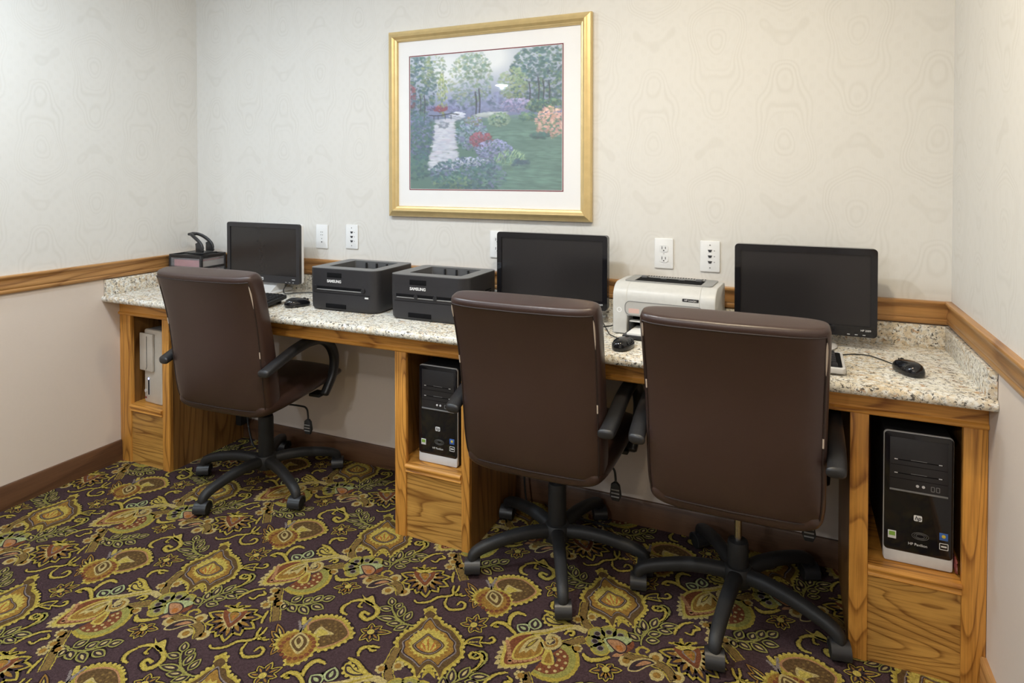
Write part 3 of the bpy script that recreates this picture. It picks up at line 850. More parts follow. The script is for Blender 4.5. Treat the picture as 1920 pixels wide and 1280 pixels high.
cabinet(1.5604, 1.6088, 1.8446, 1.8774, 'open oak cabinet at the middle of the desk with a black computer tower', 1.5604, 1.8774)
cabinet(3.0843, 3.1306, 3.3495, W - 0.001, 'open oak cabinet whose wide stile meets the wall, black tower on its shelf', 3.0843, 3.385)

# ------------------------------------------------------------------ office chairs
def make_chair(loc, rz, a0, zcol, label):
    t = empty('office_chair', label, 'chair', loc, R(rz), 'brown leather swivel chairs at the desk')
    # backrest: rear-face curve (y, z), half width, thickness
    keys = [(-.232, .410, .200, .080), (-.255, .424, .219, .105), (-.268, .455, .228, .118), (-.280, .52, .231, .122), (-.290, .60, .231, .118), (-.300, .70, .232, .108),
            (-.316, .80, .234, .098), (-.338, .89, .236, .096), (-.354, .94, .236, .096), (-.360, .962, .233, .088), (-.356, .974, .226, .066), (-.345, .979, .212, .034)]
    cur = smooth_path([(k[0], k[1], 0) for k in keys], 4); wid = smooth_path([(k[2], k[3], 0) for k in keys], 4); rows = []
    for i, (c, w) in enumerate(zip(cur, wid)):
        tg = (cur[min(i + 1, len(cur) - 1)] - cur[max(i - 1, 0)]).normalized(); ny, nz = tg.y, -tg.x
        if i < 10: ny, nz = 1.0, 0.15
        if i > len(cur) - 14: ny, nz = 0.97, 0.24
        ny, nz = abs(ny), nz; row = []
        for k in range(44):
            a = 2 * math.pi * k / 44; cx, sx = math.cos(a), math.sin(a)
            u = w.x * 1.035 * math.copysign(abs(cx) ** (2 / 7.0), cx); d = w.y / 2 * (1 + math.copysign(abs(sx) ** (2 / 3.6), sx))
            bul = 0.010 * (1 - (u / w.x / 1.035) ** 2) * (1 if sx < 0 else -0.3)
            row.append((u, c.x + (d - bul) * ny, c.y + (d - bul) * nz))
        rows.append(row)
    b = B(); b.loft(rows); back = b.obj('backrest', M['leather'], t, ang=60)
    # piping along the rear edge, on the vertices of the shell itself
    N_ = len(rows); KL, KR = 26, 40
    off = lambda q: (q[0], q[1] - .0012, q[2])
    lo_, hi_ = 5, N_ - 11
    seam = [off(rows[i][KL]) for i in range(lo_, hi_)] + [off(rows[hi_][k]) for k in range(KL, KR + 1)] + [off(rows[i][KR]) for i in range(hi_ - 1, lo_ - 1, -1)] + [off(rows[lo_][k]) for k in range(KR - 1, KL, -1)]
    B().tube(seam, 0.0024, 6, True).obj('piping', M['seam'], back)
    for kk, i0, i1 in ((KR, hi_ - 8, hi_ - 2), (KR, 18, 18 + 1), (KL, hi_ - 5, hi_ - 1), (KL, 22, 23)):
        pts = [off(off(rows[i][kk])) for i in range(i0, i1 + 1)]
        B().tube(pts, [0.0006 + 0.0024 * math.sin(math.pi * (i + .5) / len(pts)) for i in range(len(pts))], 6).obj('scuff', M['scuff'], back, label='pale worn leather along the seam')
    # seat cushion
    rows = []
    for y, z0, z1, w in ((-.262, .425, .452, .190), (-.258, .404, .470, .215), (-.23, .392, .487, .232), (-.15, .392, .494, .242), (-.02, .404, .497, .247), (.10, .418, .497, .248), (.18, .428, .492, .245), (.225, .436, .478, .236), (.245, .446, .464, .218)):
        row = []
        for k in range(36):
            a = 2 * math.pi * k / 36; cx, sx = math.cos(a), math.sin(a)
            row.append((w * math.copysign(abs(cx) ** (2 / 4.5), cx), y, (z0 + z1) / 2 + (z1 - z0) / 2 * math.copysign(abs(sx) ** (2 / 2.4), sx) * (1.0 if sx < 0 else 1 + .12 * (1 - cx * cx))))
        rows.append(row)
    P = [[Vector(p) for p in r] for r in rows]; dense = []
    for k in range(36): dense.append(smooth_path([r[k] for r in P], 3))
    b = B(); b.loft([[dense[k][i] for k in range(36)] for i in range(len(dense[0]))]); b.obj('seat', M['leather'], t, ang=60)
    # arms
    for s in (-1, 1):
        x = s * 0.260
        path = [(x - s * .006, -.305, .598), (x, -.285, .602), (x + s * .003, -.21, .626), (x + s * .003, -.12, .650), (x + s * .003, -.03, .660), (x, .045, .650), (x, .105, .612), (x, .138, .55), (x - s * .004, .135, .48), (x - s * .012, .105, .42), (x - s * .016, .085, .392)]
        P = smooth_path(path, 5); n = len(P); wd_ = [0.050 - 0.012 * min(1, i / n * 1.3) for i in range(n)]; ht = [0.028 + 0.014 * math.sin(math.pi * i / n) for i in range(n)]
        for i, k in ((0, .55), (1, .8), (2, .93), (n - 1, .7)): wd_[i] *= k; ht[i] *= k
        arm = B().sweep(P, (1, 0, 0), wd_, ht, 18, 2.8).obj('armrest', M['plastic'], t, ang=60)
        B().box(x - s * .05 - .028, x - s * .05 + .028, .06, .12, .386, .400, .004).obj('arm_bracket', M['plastic_m'], arm)
    # mechanism, column, base
    B().box(-.09, .09, -.12, .12, .350, .400, .012).box(-.05, .05, -.08, .05, .318, .352, .01).obj('tilt_mechanism', M['plastic_m'], t)
    B().cyl((0, .05, .335), (0, .12, .335), .024, .024, 20).cyl((0, .12, .335), (0, .135, .335), .028, .026, 20).obj('tension_knob', M['plastic_m'], t)
    col = B().lathe([(.024, .085), (.0325, .10), (.032, zcol - .01), (.030, zcol), (.022, zcol + .003), (0.013, zcol + .003)], (0, 0, 0), 28).obj('column', M['plastic_m'], t)
    B().cyl((0, 0, zcol), (0, 0, .33), .0115, .0115, 20).obj('gas_rod', M['steel'], col)
    B().lathe([(.0, .068), (.040, .070), (.046, .082), (.046, .118), (.040, .128), (.034, .130), (0, .130)], (0, 0, 0), 32).obj('hub', M['plastic_m'], t)
    for k in range(5):
        a = R(a0 - rz + 72 * k); e = Vector((math.cos(a), math.sin(a), 0)); sd = Vector((-e.y, e.x, 0))
        prof_ = [(.030, .104), (.09, .110), (.16, .108), (.225, .098), (.275, .086), (.300, .074), (.308, .062), (.309, .052)]
        P = smooth_path([e * r + Vector((0, 0, z)) for r, z in prof_], 4); n = len(P)
        B().sweep(P, sd, [.046 - .014 * i / n for i in range(n)], [.044 - .012 * i / n for i in range(n)], 16, 2.6).obj('base_leg', M['plastic_m'], t, ang=60)
        ca_ = R(random.uniform(-22, 22) - 62 - rz)
        b = B()
        arc = [(.0305 * math.cos(R(q)), .0285 + .0295 * math.sin(R(q))) for q in range(-20, 201, 20)] 
        arc2 = [(x_ * .80, .0285 + (z_ - .0285) * .80) for x_, z_ in arc[::-1]]
        b.prism(arc + arc2, -.026, .026, 1, 0)
        b.cyl((0, 0, .052), (0, 0, .064), .009, .009, 12)
        b.box(-.012, .012, -.003, .003, .02, .05)
        mt = Matrix.Translation(e * .309) @ Matrix.Rotation(ca_, 4, 'Z')
        cs = b.obj('caster', M['plastic'], t, mtx=mt)
        for y0, y1 in ((-.0245, -.006), (.006, .0245)):
            B().lathe([(0, y0), (.020, y0), (.0255, y0 + .003), (.0262, (y0 + y1) / 2), (.0255, y1 - .003), (.020, y1), (0, y1)], (0, 0, .0265), 24, 'y').obj('wheel', M['rubber'], cs, mtx=mt)
    # lever on the right
    lev = B().tube(smooth_path([(.04, .02, .352), (.16, .03, .352), (.195, .03, .345), (.203, .03, .315), (.203, .03, .290)], 5), 0.004, 8).obj('height_lever', M['plastic_m'], t)
    b = B(); b.prism([(.188, .292), (.198, .300), (.208, .300), (.218, .290), (.224, .255), (.216, .236), (.192, .236), (.184, .255)], .022, .038, 1, .004)
    pd = b.obj('paddle', M['plastic_m'], lev)
    for z in (.250, .262, .274): B().box(.190, .218, .0205, .0222, z, z + .004).obj('grip_rib', M['silver_d'], pd)
    return t
make_chair((.810, -.337, 0), 3, -95.5, .30, 'brown leather swivel chair in front of the monitor with the silver stand')
make_chair((2.175, -.341, 0), 0, -67, .272, 'brown leather swivel chair beside the middle cabinet, facing the middle monitor')
make_chair((2.781, -.338, 0), 0, -97, .206, 'brown leather swivel chair with a bare steel rod, facing the monitor by the lone mouse')

# ------------------------------------------------------------------ framed picture
def picture():
    x0, x1, z0, z1 = 1.2435, 2.202, 1.1733, 2.0075
    t = empty('framed_picture', 'gold framed garden landscape print in a white mat hanging on the wall', 'picture', ((x0 + x1) / 2, 0, z0))
    cx = (x0 + x1) / 2; X0, X1, Z0, Z1 = x0 - cx, x1 - cx, 0, z1 - z0
    prof = [(0, -.002), (0, -.018), (.004, -.024), (.012, -.026), (.018, -.030), (.026, -.033), (.032, -.029), (.036, -.022), (.040, -.021), (.044, -.019), (.047, -.013), (.047, -.002)]
    crn = ((X0, Z0, 1, 1), (X1, Z0, -1, 1), (X1, Z1, -1, -1), (X0, Z1, 1, -1))
    for k, nm in enumerate(('frame_rail', 'frame_rail', 'frame_rail', 'frame_rail')):
        a, c = crn[k], crn[(k + 1) % 4]
        b = B(); b.loft([[(q[0] + q[2] * d, y, q[1] + q[3] * d) for d, y in prof] for q in (a, c)]); b.obj(nm, M['gold'], t, ang=30)
    g = .047
    B().box(X0 + g, X1 - g, -.008, -.004, Z0 + g, Z1 - g).obj('mat_board', M['mat'], t)
    px0, px1, pz0, pz1 = 1.353 - cx, 2.075 - cx, 1.299 - z0, 1.888 - z0
    b = B()
    for k, (u0, u1, w0, w1) in enumerate(((px0 - .006, px1 + .006, pz1 + .002, pz1 + .006), (px0 - .006, px1 + .006, pz0 - .006, pz0 - .002), (px0 - .006, px0 - .002, pz0 - .002, pz1 + .002), (px1 + .002, px1 + .006, pz0 - .002, pz1 + .002))):
        B().box(u0, u1, -.0088, -.008, w0, w1).obj('maroon_line', M['maroon'], t)
    NX, NZ = 300, 250; rng = np.random.default_rng(5)
    img = np.zeros((NZ, NX, 3)); U, V = np.meshgrid(np.linspace(0, 1, NX), np.linspace(0, 1, NZ))
    def S(r, g_, b_): return np.array([(c / 255) ** 2.2 for c in (r, g_, b_)])
    def lerp(a, c, f): return a + (c - a) * f[..., None]
    img[:] = lerp(S(190, 203, 220), S(120, 130, 175), np.clip(V / .45, 0, 1))
    sky = np.exp(-((U - .27) / .16) ** 2 - ((V - .10) / .14) ** 2) + np.exp(-((U - .57) / .13) ** 2 - ((V - .05) / .12) ** 2)
    img[:] = lerp(img, S(244, 248, 252), np.clip(sky * 1.2, 0, 1)); img[:] = lerp(img, S(88, 125, 110), np.clip((V - .46) / .05, 0, 1))
    def dab(u, v, a, c, ang, col, al):
        i0, i1 = max(0, int((u - max(a, c)) * NX) - 1), min(NX, int((u + max(a, c)) * NX) + 2); j0, j1 = max(0, int((v - max(a, c)) * NZ) - 1), min(NZ, int((v + max(a, c)) * NZ) + 2)
        if i1 <= i0 or j1 <= j0: return
        du, dv = U[j0:j1, i0:i1] - u, V[j0:j1, i0:i1] - v; cs, sn = math.cos(ang), math.sin(ang)
        m = np.clip(1.4 - ((du * cs + dv * sn) / a) ** 2 - ((-du * sn + dv * cs) / c) ** 2, 0, 1) * al
        img[j0:j1, i0:i1] += (col - img[j0:j1, i0:i1]) * m[..., None]
    def cloud(n, cu, cv, su, sv, cols, sz=.012, al=.75, ang=None, asp=.6):
        for _ in range(n):
            r, a = math.sqrt(rng.random()), rng.random() * 6.283; u, v = cu + su * r * math.cos(a), cv + sv * r * math.sin(a)
            c = S(*cols[rng.integers(len(cols))]) * rng.uniform(.75, 1.25) * (1.12 - .35 * (v - cv) / sv); s = sz * rng.uniform(.5, 1.4)
            dab(u, v, s, s * asp, rng.uniform(-1.2, 1.2) if ang is None else ang + rng.normal() * .2, c, al)
    BG, TE, GR, LV, PU, RE, PK, YG = (62, 92, 105), (58, 104, 98), (112, 140, 98), (140, 145, 190), (110, 112, 160), (140, 60, 72), (205, 150, 150), (160, 172, 112)
    cloud(260, .50, .38, .30, .09, [PU, LV, (125, 135, 180), BG], .016, .6)
    cloud(420, .06, .22, .13, .26, [BG, TE, (75, 110, 125), GR], .014)
    cloud(150, .17, .12, .09, .13, [GR, YG, (120, 150, 140)], .012, .6); cloud(130, .23, .30, .035, .16, [YG, (170, 180, 110), GR], .010, .8, 1.5)
    cloud(380, .42, .20, .15, .20, [GR, (130, 160, 130), (110, 145, 140), YG], .012, .55); cloud(130, .46, .10, .10, .10, [(120, 155, 150), GR], .012, .5)
    cloud(900, .88, .20, .20, .25, [BG, TE, (80, 118, 125), (70, 105, 95), GR], .013, .75); cloud(200, .70, .24, .09, .12, [YG, GR, (150, 175, 130)], .012, .6)
    for u, v0, v1, w in ((.455, .30, .52, .006), (.478, .28, .52, .006), (.80, .25, .42, .004), (.855, .22, .42, .005), (.885, .24, .41, .004), (.92, .25, .42, .004), (.07, .30, .47, .004), (.10, .30, .48, .004)):
        for k in range(14): f = k / 13; dab(u + .012 * math.sin(3 * f) * (1 - f), v0 + (v1 - v0) * f, w, .016, 0, S(60, 58, 70), .8)
    cloud(200, .72, .40, .10, .05, [LV, (165, 150, 190), PU], .010); cloud(160, .90, .41, .12, .05, [TE, (60, 90, 75), GR], .012)
    # lawn
    for _ in range(900):
        u, v = rng.uniform(.50, 1), rng.uniform(.47, 1); dk = .55 + .45 * math.sin(v * 40 + u * 3); c = S(112, 152, 138) * (.75 + .5 * dk * rng.random()); dab(u, v, .03, .006, 0.05, c, .5)
    cloud(90, .56, .46, .10, .018, [(180, 190, 190)], .02, .5, 0, .3)
    # river
    for _ in range(700):
        v = rng.uniform(.48, .86); c0 = .245 - .02 * (v - .48) - .03 * max(0, v - .7); hw = .055 + .12 * (v - .48); u = c0 + rng.uniform(-hw, hw)
        dab(u, v, .022, .007, 0, S(*[(198, 205, 225), (222, 226, 238), (185, 190, 215), (205, 200, 220)][rng.integers(4)]), .6)
    cloud(40, .24, .52, .035, .03, [(120, 130, 150)], .012, .6, 0, .4); cloud(50, .33, .46, .05, .03, [(205, 210, 228)], .014, .6, 0, .4)
    cloud(90, .21, .40, .055, .022, [RE, (165, 60, 75), (120, 60, 100)], .009); cloud(60, .31, .405, .03, .015, [PU, LV], .008); cloud(60, .15, .395, .03, .015, [PU, (90, 70, 110)], .008)
    for k in range(20): dab(.145 + .19 * k / 19, .447 + .006 * math.sin(k / 3), .014, .004, 0, S(52, 50, 62), .85)
    for u in (.17, .20, .25, .29): dab(u, .465, .004, .02, 0, S(55, 55, 68), .8)
    cloud(420, .06, .60, .11, .18, [BG, TE, (80, 95, 130), PU, (70, 100, 90)], .013); cloud(120, .05, .82, .09, .12, [TE, (75, 115, 105), BG], .014); cloud(60, .01, .30, .03, .10, [RE, (120, 60, 70)], .010, .6)
    # planting
    cloud(420, .43, .60, .11, .12, [LV, (110, 145, 160), TE, PU, (140, 160, 175)], .011); cloud(90, .44, .50, .06, .03, [(140, 120, 100), GR, LV], .009)
    cloud(190, .49, .64, .075, .055, [RE, (150, 70, 95), (120, 50, 70), (160, 95, 110)], .010); cloud(190, .61, .50, .07, .05, [GR, (125, 155, 135), TE, (150, 170, 145)], .010); cloud(110, .785, .485, .05, .035, [TE, GR, (90, 125, 110)], .010)
    cloud(330, .93, .53, .09, .11, [PK, (225, 180, 165), (190, 140, 120), GR, (215, 165, 150)], .010); cloud(90, .87, .62, .06, .02, [(70, 90, 90), TE], .012)
    cloud(380, .58, .72, .12, .08, [LV, PU, (150, 150, 200), (105, 120, 165), BG], .010); cloud(330, .68, .79, .10, .07, [(150, 180, 140), GR, (120, 160, 135), TE], .012, .7, -1.2, .3); cloud(70, .75, .82, .06, .04, [BG, (60, 80, 100)], .012)
    cloud(800, .40, .90, .27, .13, [BG, TE, (72, 110, 120), PU, (95, 130, 135), (60, 85, 100)], .013); cloud(120, .30, .95, .14, .05, [(90, 125, 105), TE, GR], .012); cloud(90, .42, .80, .12, .04, [(160, 165, 205), LV, (190, 195, 215)], .008)
    for _ in range(240):
        u, v = rng.uniform(.60, 1), rng.uniform(.82, 1); dab(u, v, .035, .006, .05, S(104, 145, 130) * rng.uniform(.55, 1.2), .5)
    img = np.clip(img, 0, 1); grey = img.mean(-1, keepdims=True); img = grey + (img - grey) * 0.86; img = img * 0.80 + np.array([.46, .53, .62]) * 0.17
    XX, ZZ = np.meshgrid(np.linspace(px0, px1, NX), np.linspace(pz1, pz0, NZ))
    vts = np.stack([XX, np.full_like(XX, -.0090), ZZ], -1).reshape(-1, 3); ii = np.arange(NX * NZ).reshape(NZ, NX)
    fcs = np.stack([ii[:-1, :-1], ii[1:, :-1], ii[1:, 1:], ii[:-1, 1:]], -1).reshape(-1, 4)
    me = bpy.data.meshes.new('landscape_print'); me.from_pydata(vts.tolist(), [], fcs.tolist())
    at = me.color_attributes.new('Col', 'FLOAT_COLOR', 'POINT'); at.data.foreach_set('color', np.concatenate([img.reshape(-1, 3), np.ones((NX * NZ, 1))], 1).ravel())
    me.materials.append(M['print']); o = bpy.data.objects.new('landscape_print', me); COL.objects.link(o); o.parent = t
    B().box(X0 + g, X1 - g, -.0125, -.0110, Z0 + g, Z1 - g).obj('glass_pane', M['glass'], t)
picture()

# ------------------------------------------------------------------ wall plates
def plate(x0, x1, z0, z1, kind, label):
    cx, cz = (x0 + x1) / 2, (z0 + z1) / 2; t = empty('wall_plate', label, 'outlet', (cx, 0, cz), 0, 'white wall plates above the desk')
    w, h = .0705 / 2, .1145 / 2
    b = B(); b.prism([(u, v) for u, v in rrect(-w, w, -h, h, .004)], -.0006, -.0065, 1, .002); b.obj('cover', M['white'], t)
    if kind == 'duplex':
        for s in (-1, 1):
            f = B(); f.prism(rrect(-.0165, .0165, s * .0195 - .014, s * .0195 + .014, .010), -.0066, -.0085, 1); soc = f.obj('socket', M['white'], t)
            for dx, hh in ((-.0065, .0045), (.0065, .0035)): B().box(dx - .0012, dx + .0012, -.0090, -.0086, s * .0195 + .001 - hh, s * .0195 + .003 + hh).obj('slot', M['ink'], soc)
            B().cyl((0, -.0086, s * .0195 - .008), (0, -.0090, s * .0195 - .008), .0025, .0025, 10).obj('slot', M['ink'], soc)
        B().cyl((0, -.0066, 0), (0, -.0078, 0), .003, .003, 12).obj('screw', M['silver'], t)
    elif kind == 'jacks':
        for dz in (.021, 0, -.021):
            b = B(); b.prism([(-.008, dz + .004), (.008, dz + .004), (.004, dz - .005), (-.004, dz - .005)], -.0066, -.0076, 1); b.obj('jack', M['ink'], t)
            B().box(.014, .0175, -.0072, -.0066, dz - .001, dz + .002).obj('mark', M['silver_d'], t)
        for dz in (.042, -.042): B().cyl((0, -.0066, dz), (0, -.0076, dz), .0025, .0025, 10).obj('screw', M['silver_d'], t)
    else:
        for dz, dx in ((.022, -.005), (.022, .005), (.008, -.005), (.008, .005), (-.010, 0)): B().box(dx - .002, dx + .002, -.0072, -.0066, dz - .002, dz + .002).obj('slot', M['silver_d'], t)
        B().cyl((0, -.0066, -.026), (0, -.0074, -.026), .0032, .0032, 12).obj('jack', M['ink'], t)
plate(.812, .876, 1.003, 1.12, 'small', 'white wall plate with faint small slots beside the monitor with the silver stand')
plate(.989, 1.056, 1.009, 1.126, 'jacks', 'white three-jack wall plate above the printer with the wide feed slot')
plate(1.747, 1.822, 1.008, 1.123, 'duplex', 'white duplex outlet half hidden behind the middle monitor')
plate(2.451, 2.518, 1.007, 1.118, 'duplex', 'white duplex outlet above the silver printer')
plate(2.618, 2.689, 1.003, 1.116, 'jacks', 'white three-jack wall plate between the duplex outlet and the monitor by the lone mouse')

# ------------------------------------------------------------------ monitors
def hp_logo(parent, x, y, z, s, mat_bg, mat_tx):
    b = B(); b.prism(rrect(x - s * .62, x + s * .62, z - s / 2, z + s / 2, s * .2), y, y - .0008, 1); o = b.obj('logo', mat_bg, parent)
    lettering('hp', s * .95, (x, y - .0010, z + s * .02), o, mat_tx, shear=.25, bold=.0003)
def monitor(x0, x1, z0, z1, y, label, rear, stand, rz=0, glossy=True, mark=''):
    cx = (x0 + x1) / 2; t = empty('monitor', label, 'monitor', (cx, y, HS), R(rz)); w = (x1 - x0) / 2; a, c = z0 - HS, z1 - HS
    bz = M['gloss'] if glossy else M['charcoal']
    sb, bb = .019, .034
    o_, i_ = rrect(-w, w, a, c, .012), rrect(-w + sb, w - sb, a + bb, c - .021, .001)
    b = B(); b.ring(o_, i_, 0, 1)
    for v in b.bm.verts: pass
    # ring() works in xy; turn it to face -y
    mt = Matrix(((1, 0, 0, 0), (0, 0, -.016, .008), (0, 1, 0, 0), (0, 0, 0, 1)))
    b.obj('bezel', bz, t, mtx=mt)
    B().box(-w + sb, w - sb, -.0035, .004, a + bb, c - .021).obj('screen', M['screen'], t)
    b = B(); rows = []
    for d, k in ((.0075, 1.0), (.024, .995), (.034, .93), (.050, .62), (.056, .56)):
        rows.append([(u * k, d, (a + c) / 2 + (v - (a + c) / 2) * k) for u, v in o_])
    b.loft(rows); b.obj('rear_shell', rear, t)
    b = B()
    if stand == 'plate':
        b.prism(rrect(-.105, .105, -.06, .10, .035), 0.0005, .010, 2, .003); bs = b.obj('base', M['silver'], t)
        nk = [[(-ww, yy, zz), (ww, yy, zz), (ww * .9, yy + dd, zz), (-ww * .9, yy + dd, zz)] for ww, yy, zz, dd in ((.088, -.045, .010, .10), (.075, .01, .035, .06), (.066, .040, .07, .03), (.060, .052, .16, .025))]
        B().loft(nk).obj('neck', M['silver'], t, ang=70)
    else:
        b.lathe([(0, .0005), (.098, .0005), (.104, .004), (.097, .009), (.05, .014), (0, .015)], (0, .006, 0), 40); b.obj('base', M['silver'] if stand == 'disc' else M['plastic'], t)
        B().prism(rrect(-.03, .03, .050, .072, .008), .012, .16, 2).obj('neck', M['plastic'], t)
    hp_logo(t, 0 if not glossy else -.06 * 0, -.0082, a + .016, .013, M['letter'] if not glossy else M['letter'], M['ink'])
    if mark: lettering(mark, .0085, (w - .032, -.0083, a + .021), t, M['letter'])
    if not mark: B().box(w - .045, w - .026, -.0086, -.008, a + .0195, a + .022).obj('model_mark', M['letter'], t)
    for k in range(3): B().box(w - .085 + k * .022, w - .077 + k * .022, -.0086, -.008, a + .006, a + .0075).obj('button', M['letter'], t)
    return t
monitor(.375, .832, .848, 1.129, -.140, 'dark grey monitor with a pale rear shell on a silver stand, beside the black printers', M['white'], 'plate', 0, False, '')
monitor(1.848, 2.302, .853, 1.134, -.138, 'glossy black monitor between the second black printer and the silver printer', M['plastic'], 'black', 0, True, 'HP 2009')
monitor(2.751, 3.181, .842, 1.126, -.135, 'glossy black monitor between the silver printer and the lone mouse', M['plastic'], 'disc', 0, True, 'HP 2009')

# ------------------------------------------------------------------ black laser printers
def black_printer(x, y, rz, w, d, label, rails):
    t = empty('black_printer', label, 'printer', (x, y, HS), R(rz), 'twin black laser printers on the worktop'); h = .176; w2 = w / 2
    out = rrect(-w2, w2, -d / 2, d / 2, .045, 8, (.5, .5, .55, 1.0)); sm = lambda k, e=0: [(u * k, v * k + e) for u, v in out]
    b = B(); b.loft([[(u, v, z) for u, v in sm(k)] for k, z in ((.955, .004), (.985, .012), (.99, .03), (1.0, .10), (1.0, .140))]); b.obj('body', M['charcoal'], t, ang=30)
    for sx in (-1, 1):
        for sy in (-1, 1): B().cyl((sx * w * .38, sy * d * .36, .0003), (sx * w * .38, sy * d * .36, .006), .012, .012, 14).obj('foot', M['rubber'], t)
    inn = rrect(-w2 * .66, w2 * .70, -d * .30, d * .36, .006, 8)
    B().ring(sm(1.0), sm(.985), .1395, h - .003).obj('upper_wall', M['charcoal'], t, ang=30)
    b = B(); b.ring(sm(.998), inn, h - .004, h, .140); b.obj('top_cover', M['charcoal_sheen'], t, ang=30)  # cover colour lightened to carry the reflection on top
    b = B(); q = [(-w2 * .66, -d * .30), (w2 * .70, -d * .30), (w2 * .70, d * .36), (-w2 * .66, d * .36)]
    b.prism(q, .1402, .1412); b.obj('output_tray', M['dark'], t)
    for k in range(3): B().box(-w2 * .3 + k * w2 * .32, -w2 * .3 + k * w2 * .32 + .006, d * .33, d * .355, .142, .170).obj('paper_guide', M['plastic_m'], t)
    f = -d / 2; 
    B().box(-w2 * .46, -w2 * .02, f - .0006, f + .012, .138, .158, .001).obj('door_grip', M['dark'], t)  # dark inlay paints the shade of the recessed grip
    lettering('SAMSUNG', .0155, (-w2 * .24, f - .0012, .123), t, M['letter'], bold=.0006)
    B().box(-w2 * .82, w2 * .66, f - .0012, f + .005, .088, .101, .001).obj('manual_feed_slot', M['dark'], t)  # dark strip on the front, slot shade given by colour
    B().box(-w2 * .80, w2 * .64, f - .0035, f + .002, .0855, .0895, .001).obj('slot_lip', M['silver_d'], t)
    for q in rails: B().cyl((w2 * q, f - .006, .0935), (w2 * q, f + .002, .0935), .009, .009, 18).obj('slot_guide', M['plastic'], t)
    B().box(-w2 * .86, w2 * .80, f - .0008, f + .002, .0735, .0745).obj('drawer_gap', M['dark'], t)
    B().box(-w2 * .50, w2 * .10, f - .0008, f + .006, .012, .030, .001).obj('drawer_grip', M['dark'], t)  # recessed pull drawn as a patch of painted shade
    B().box(w2 * .66, w2 * .76, f - .001, f + .002, .062, .068).obj('badge', M['letter'], t)
    for k in range(7): B().box(w2 - .001, w2 + .0006, d * .10, d * .30, .045 + k * .010, .050 + k * .010).obj('vent', M['dark'], t)
black_printer(1.247, -.222, 1, .335, .275, 'black laser printer with wide feed slot, standing beside the monitor on the silver stand', (-.80, .62))
black_printer(1.660, -.242, 0, .340, .262, 'black laser printer with guides mid-slot, beside the middle monitor', (-.28, .22))

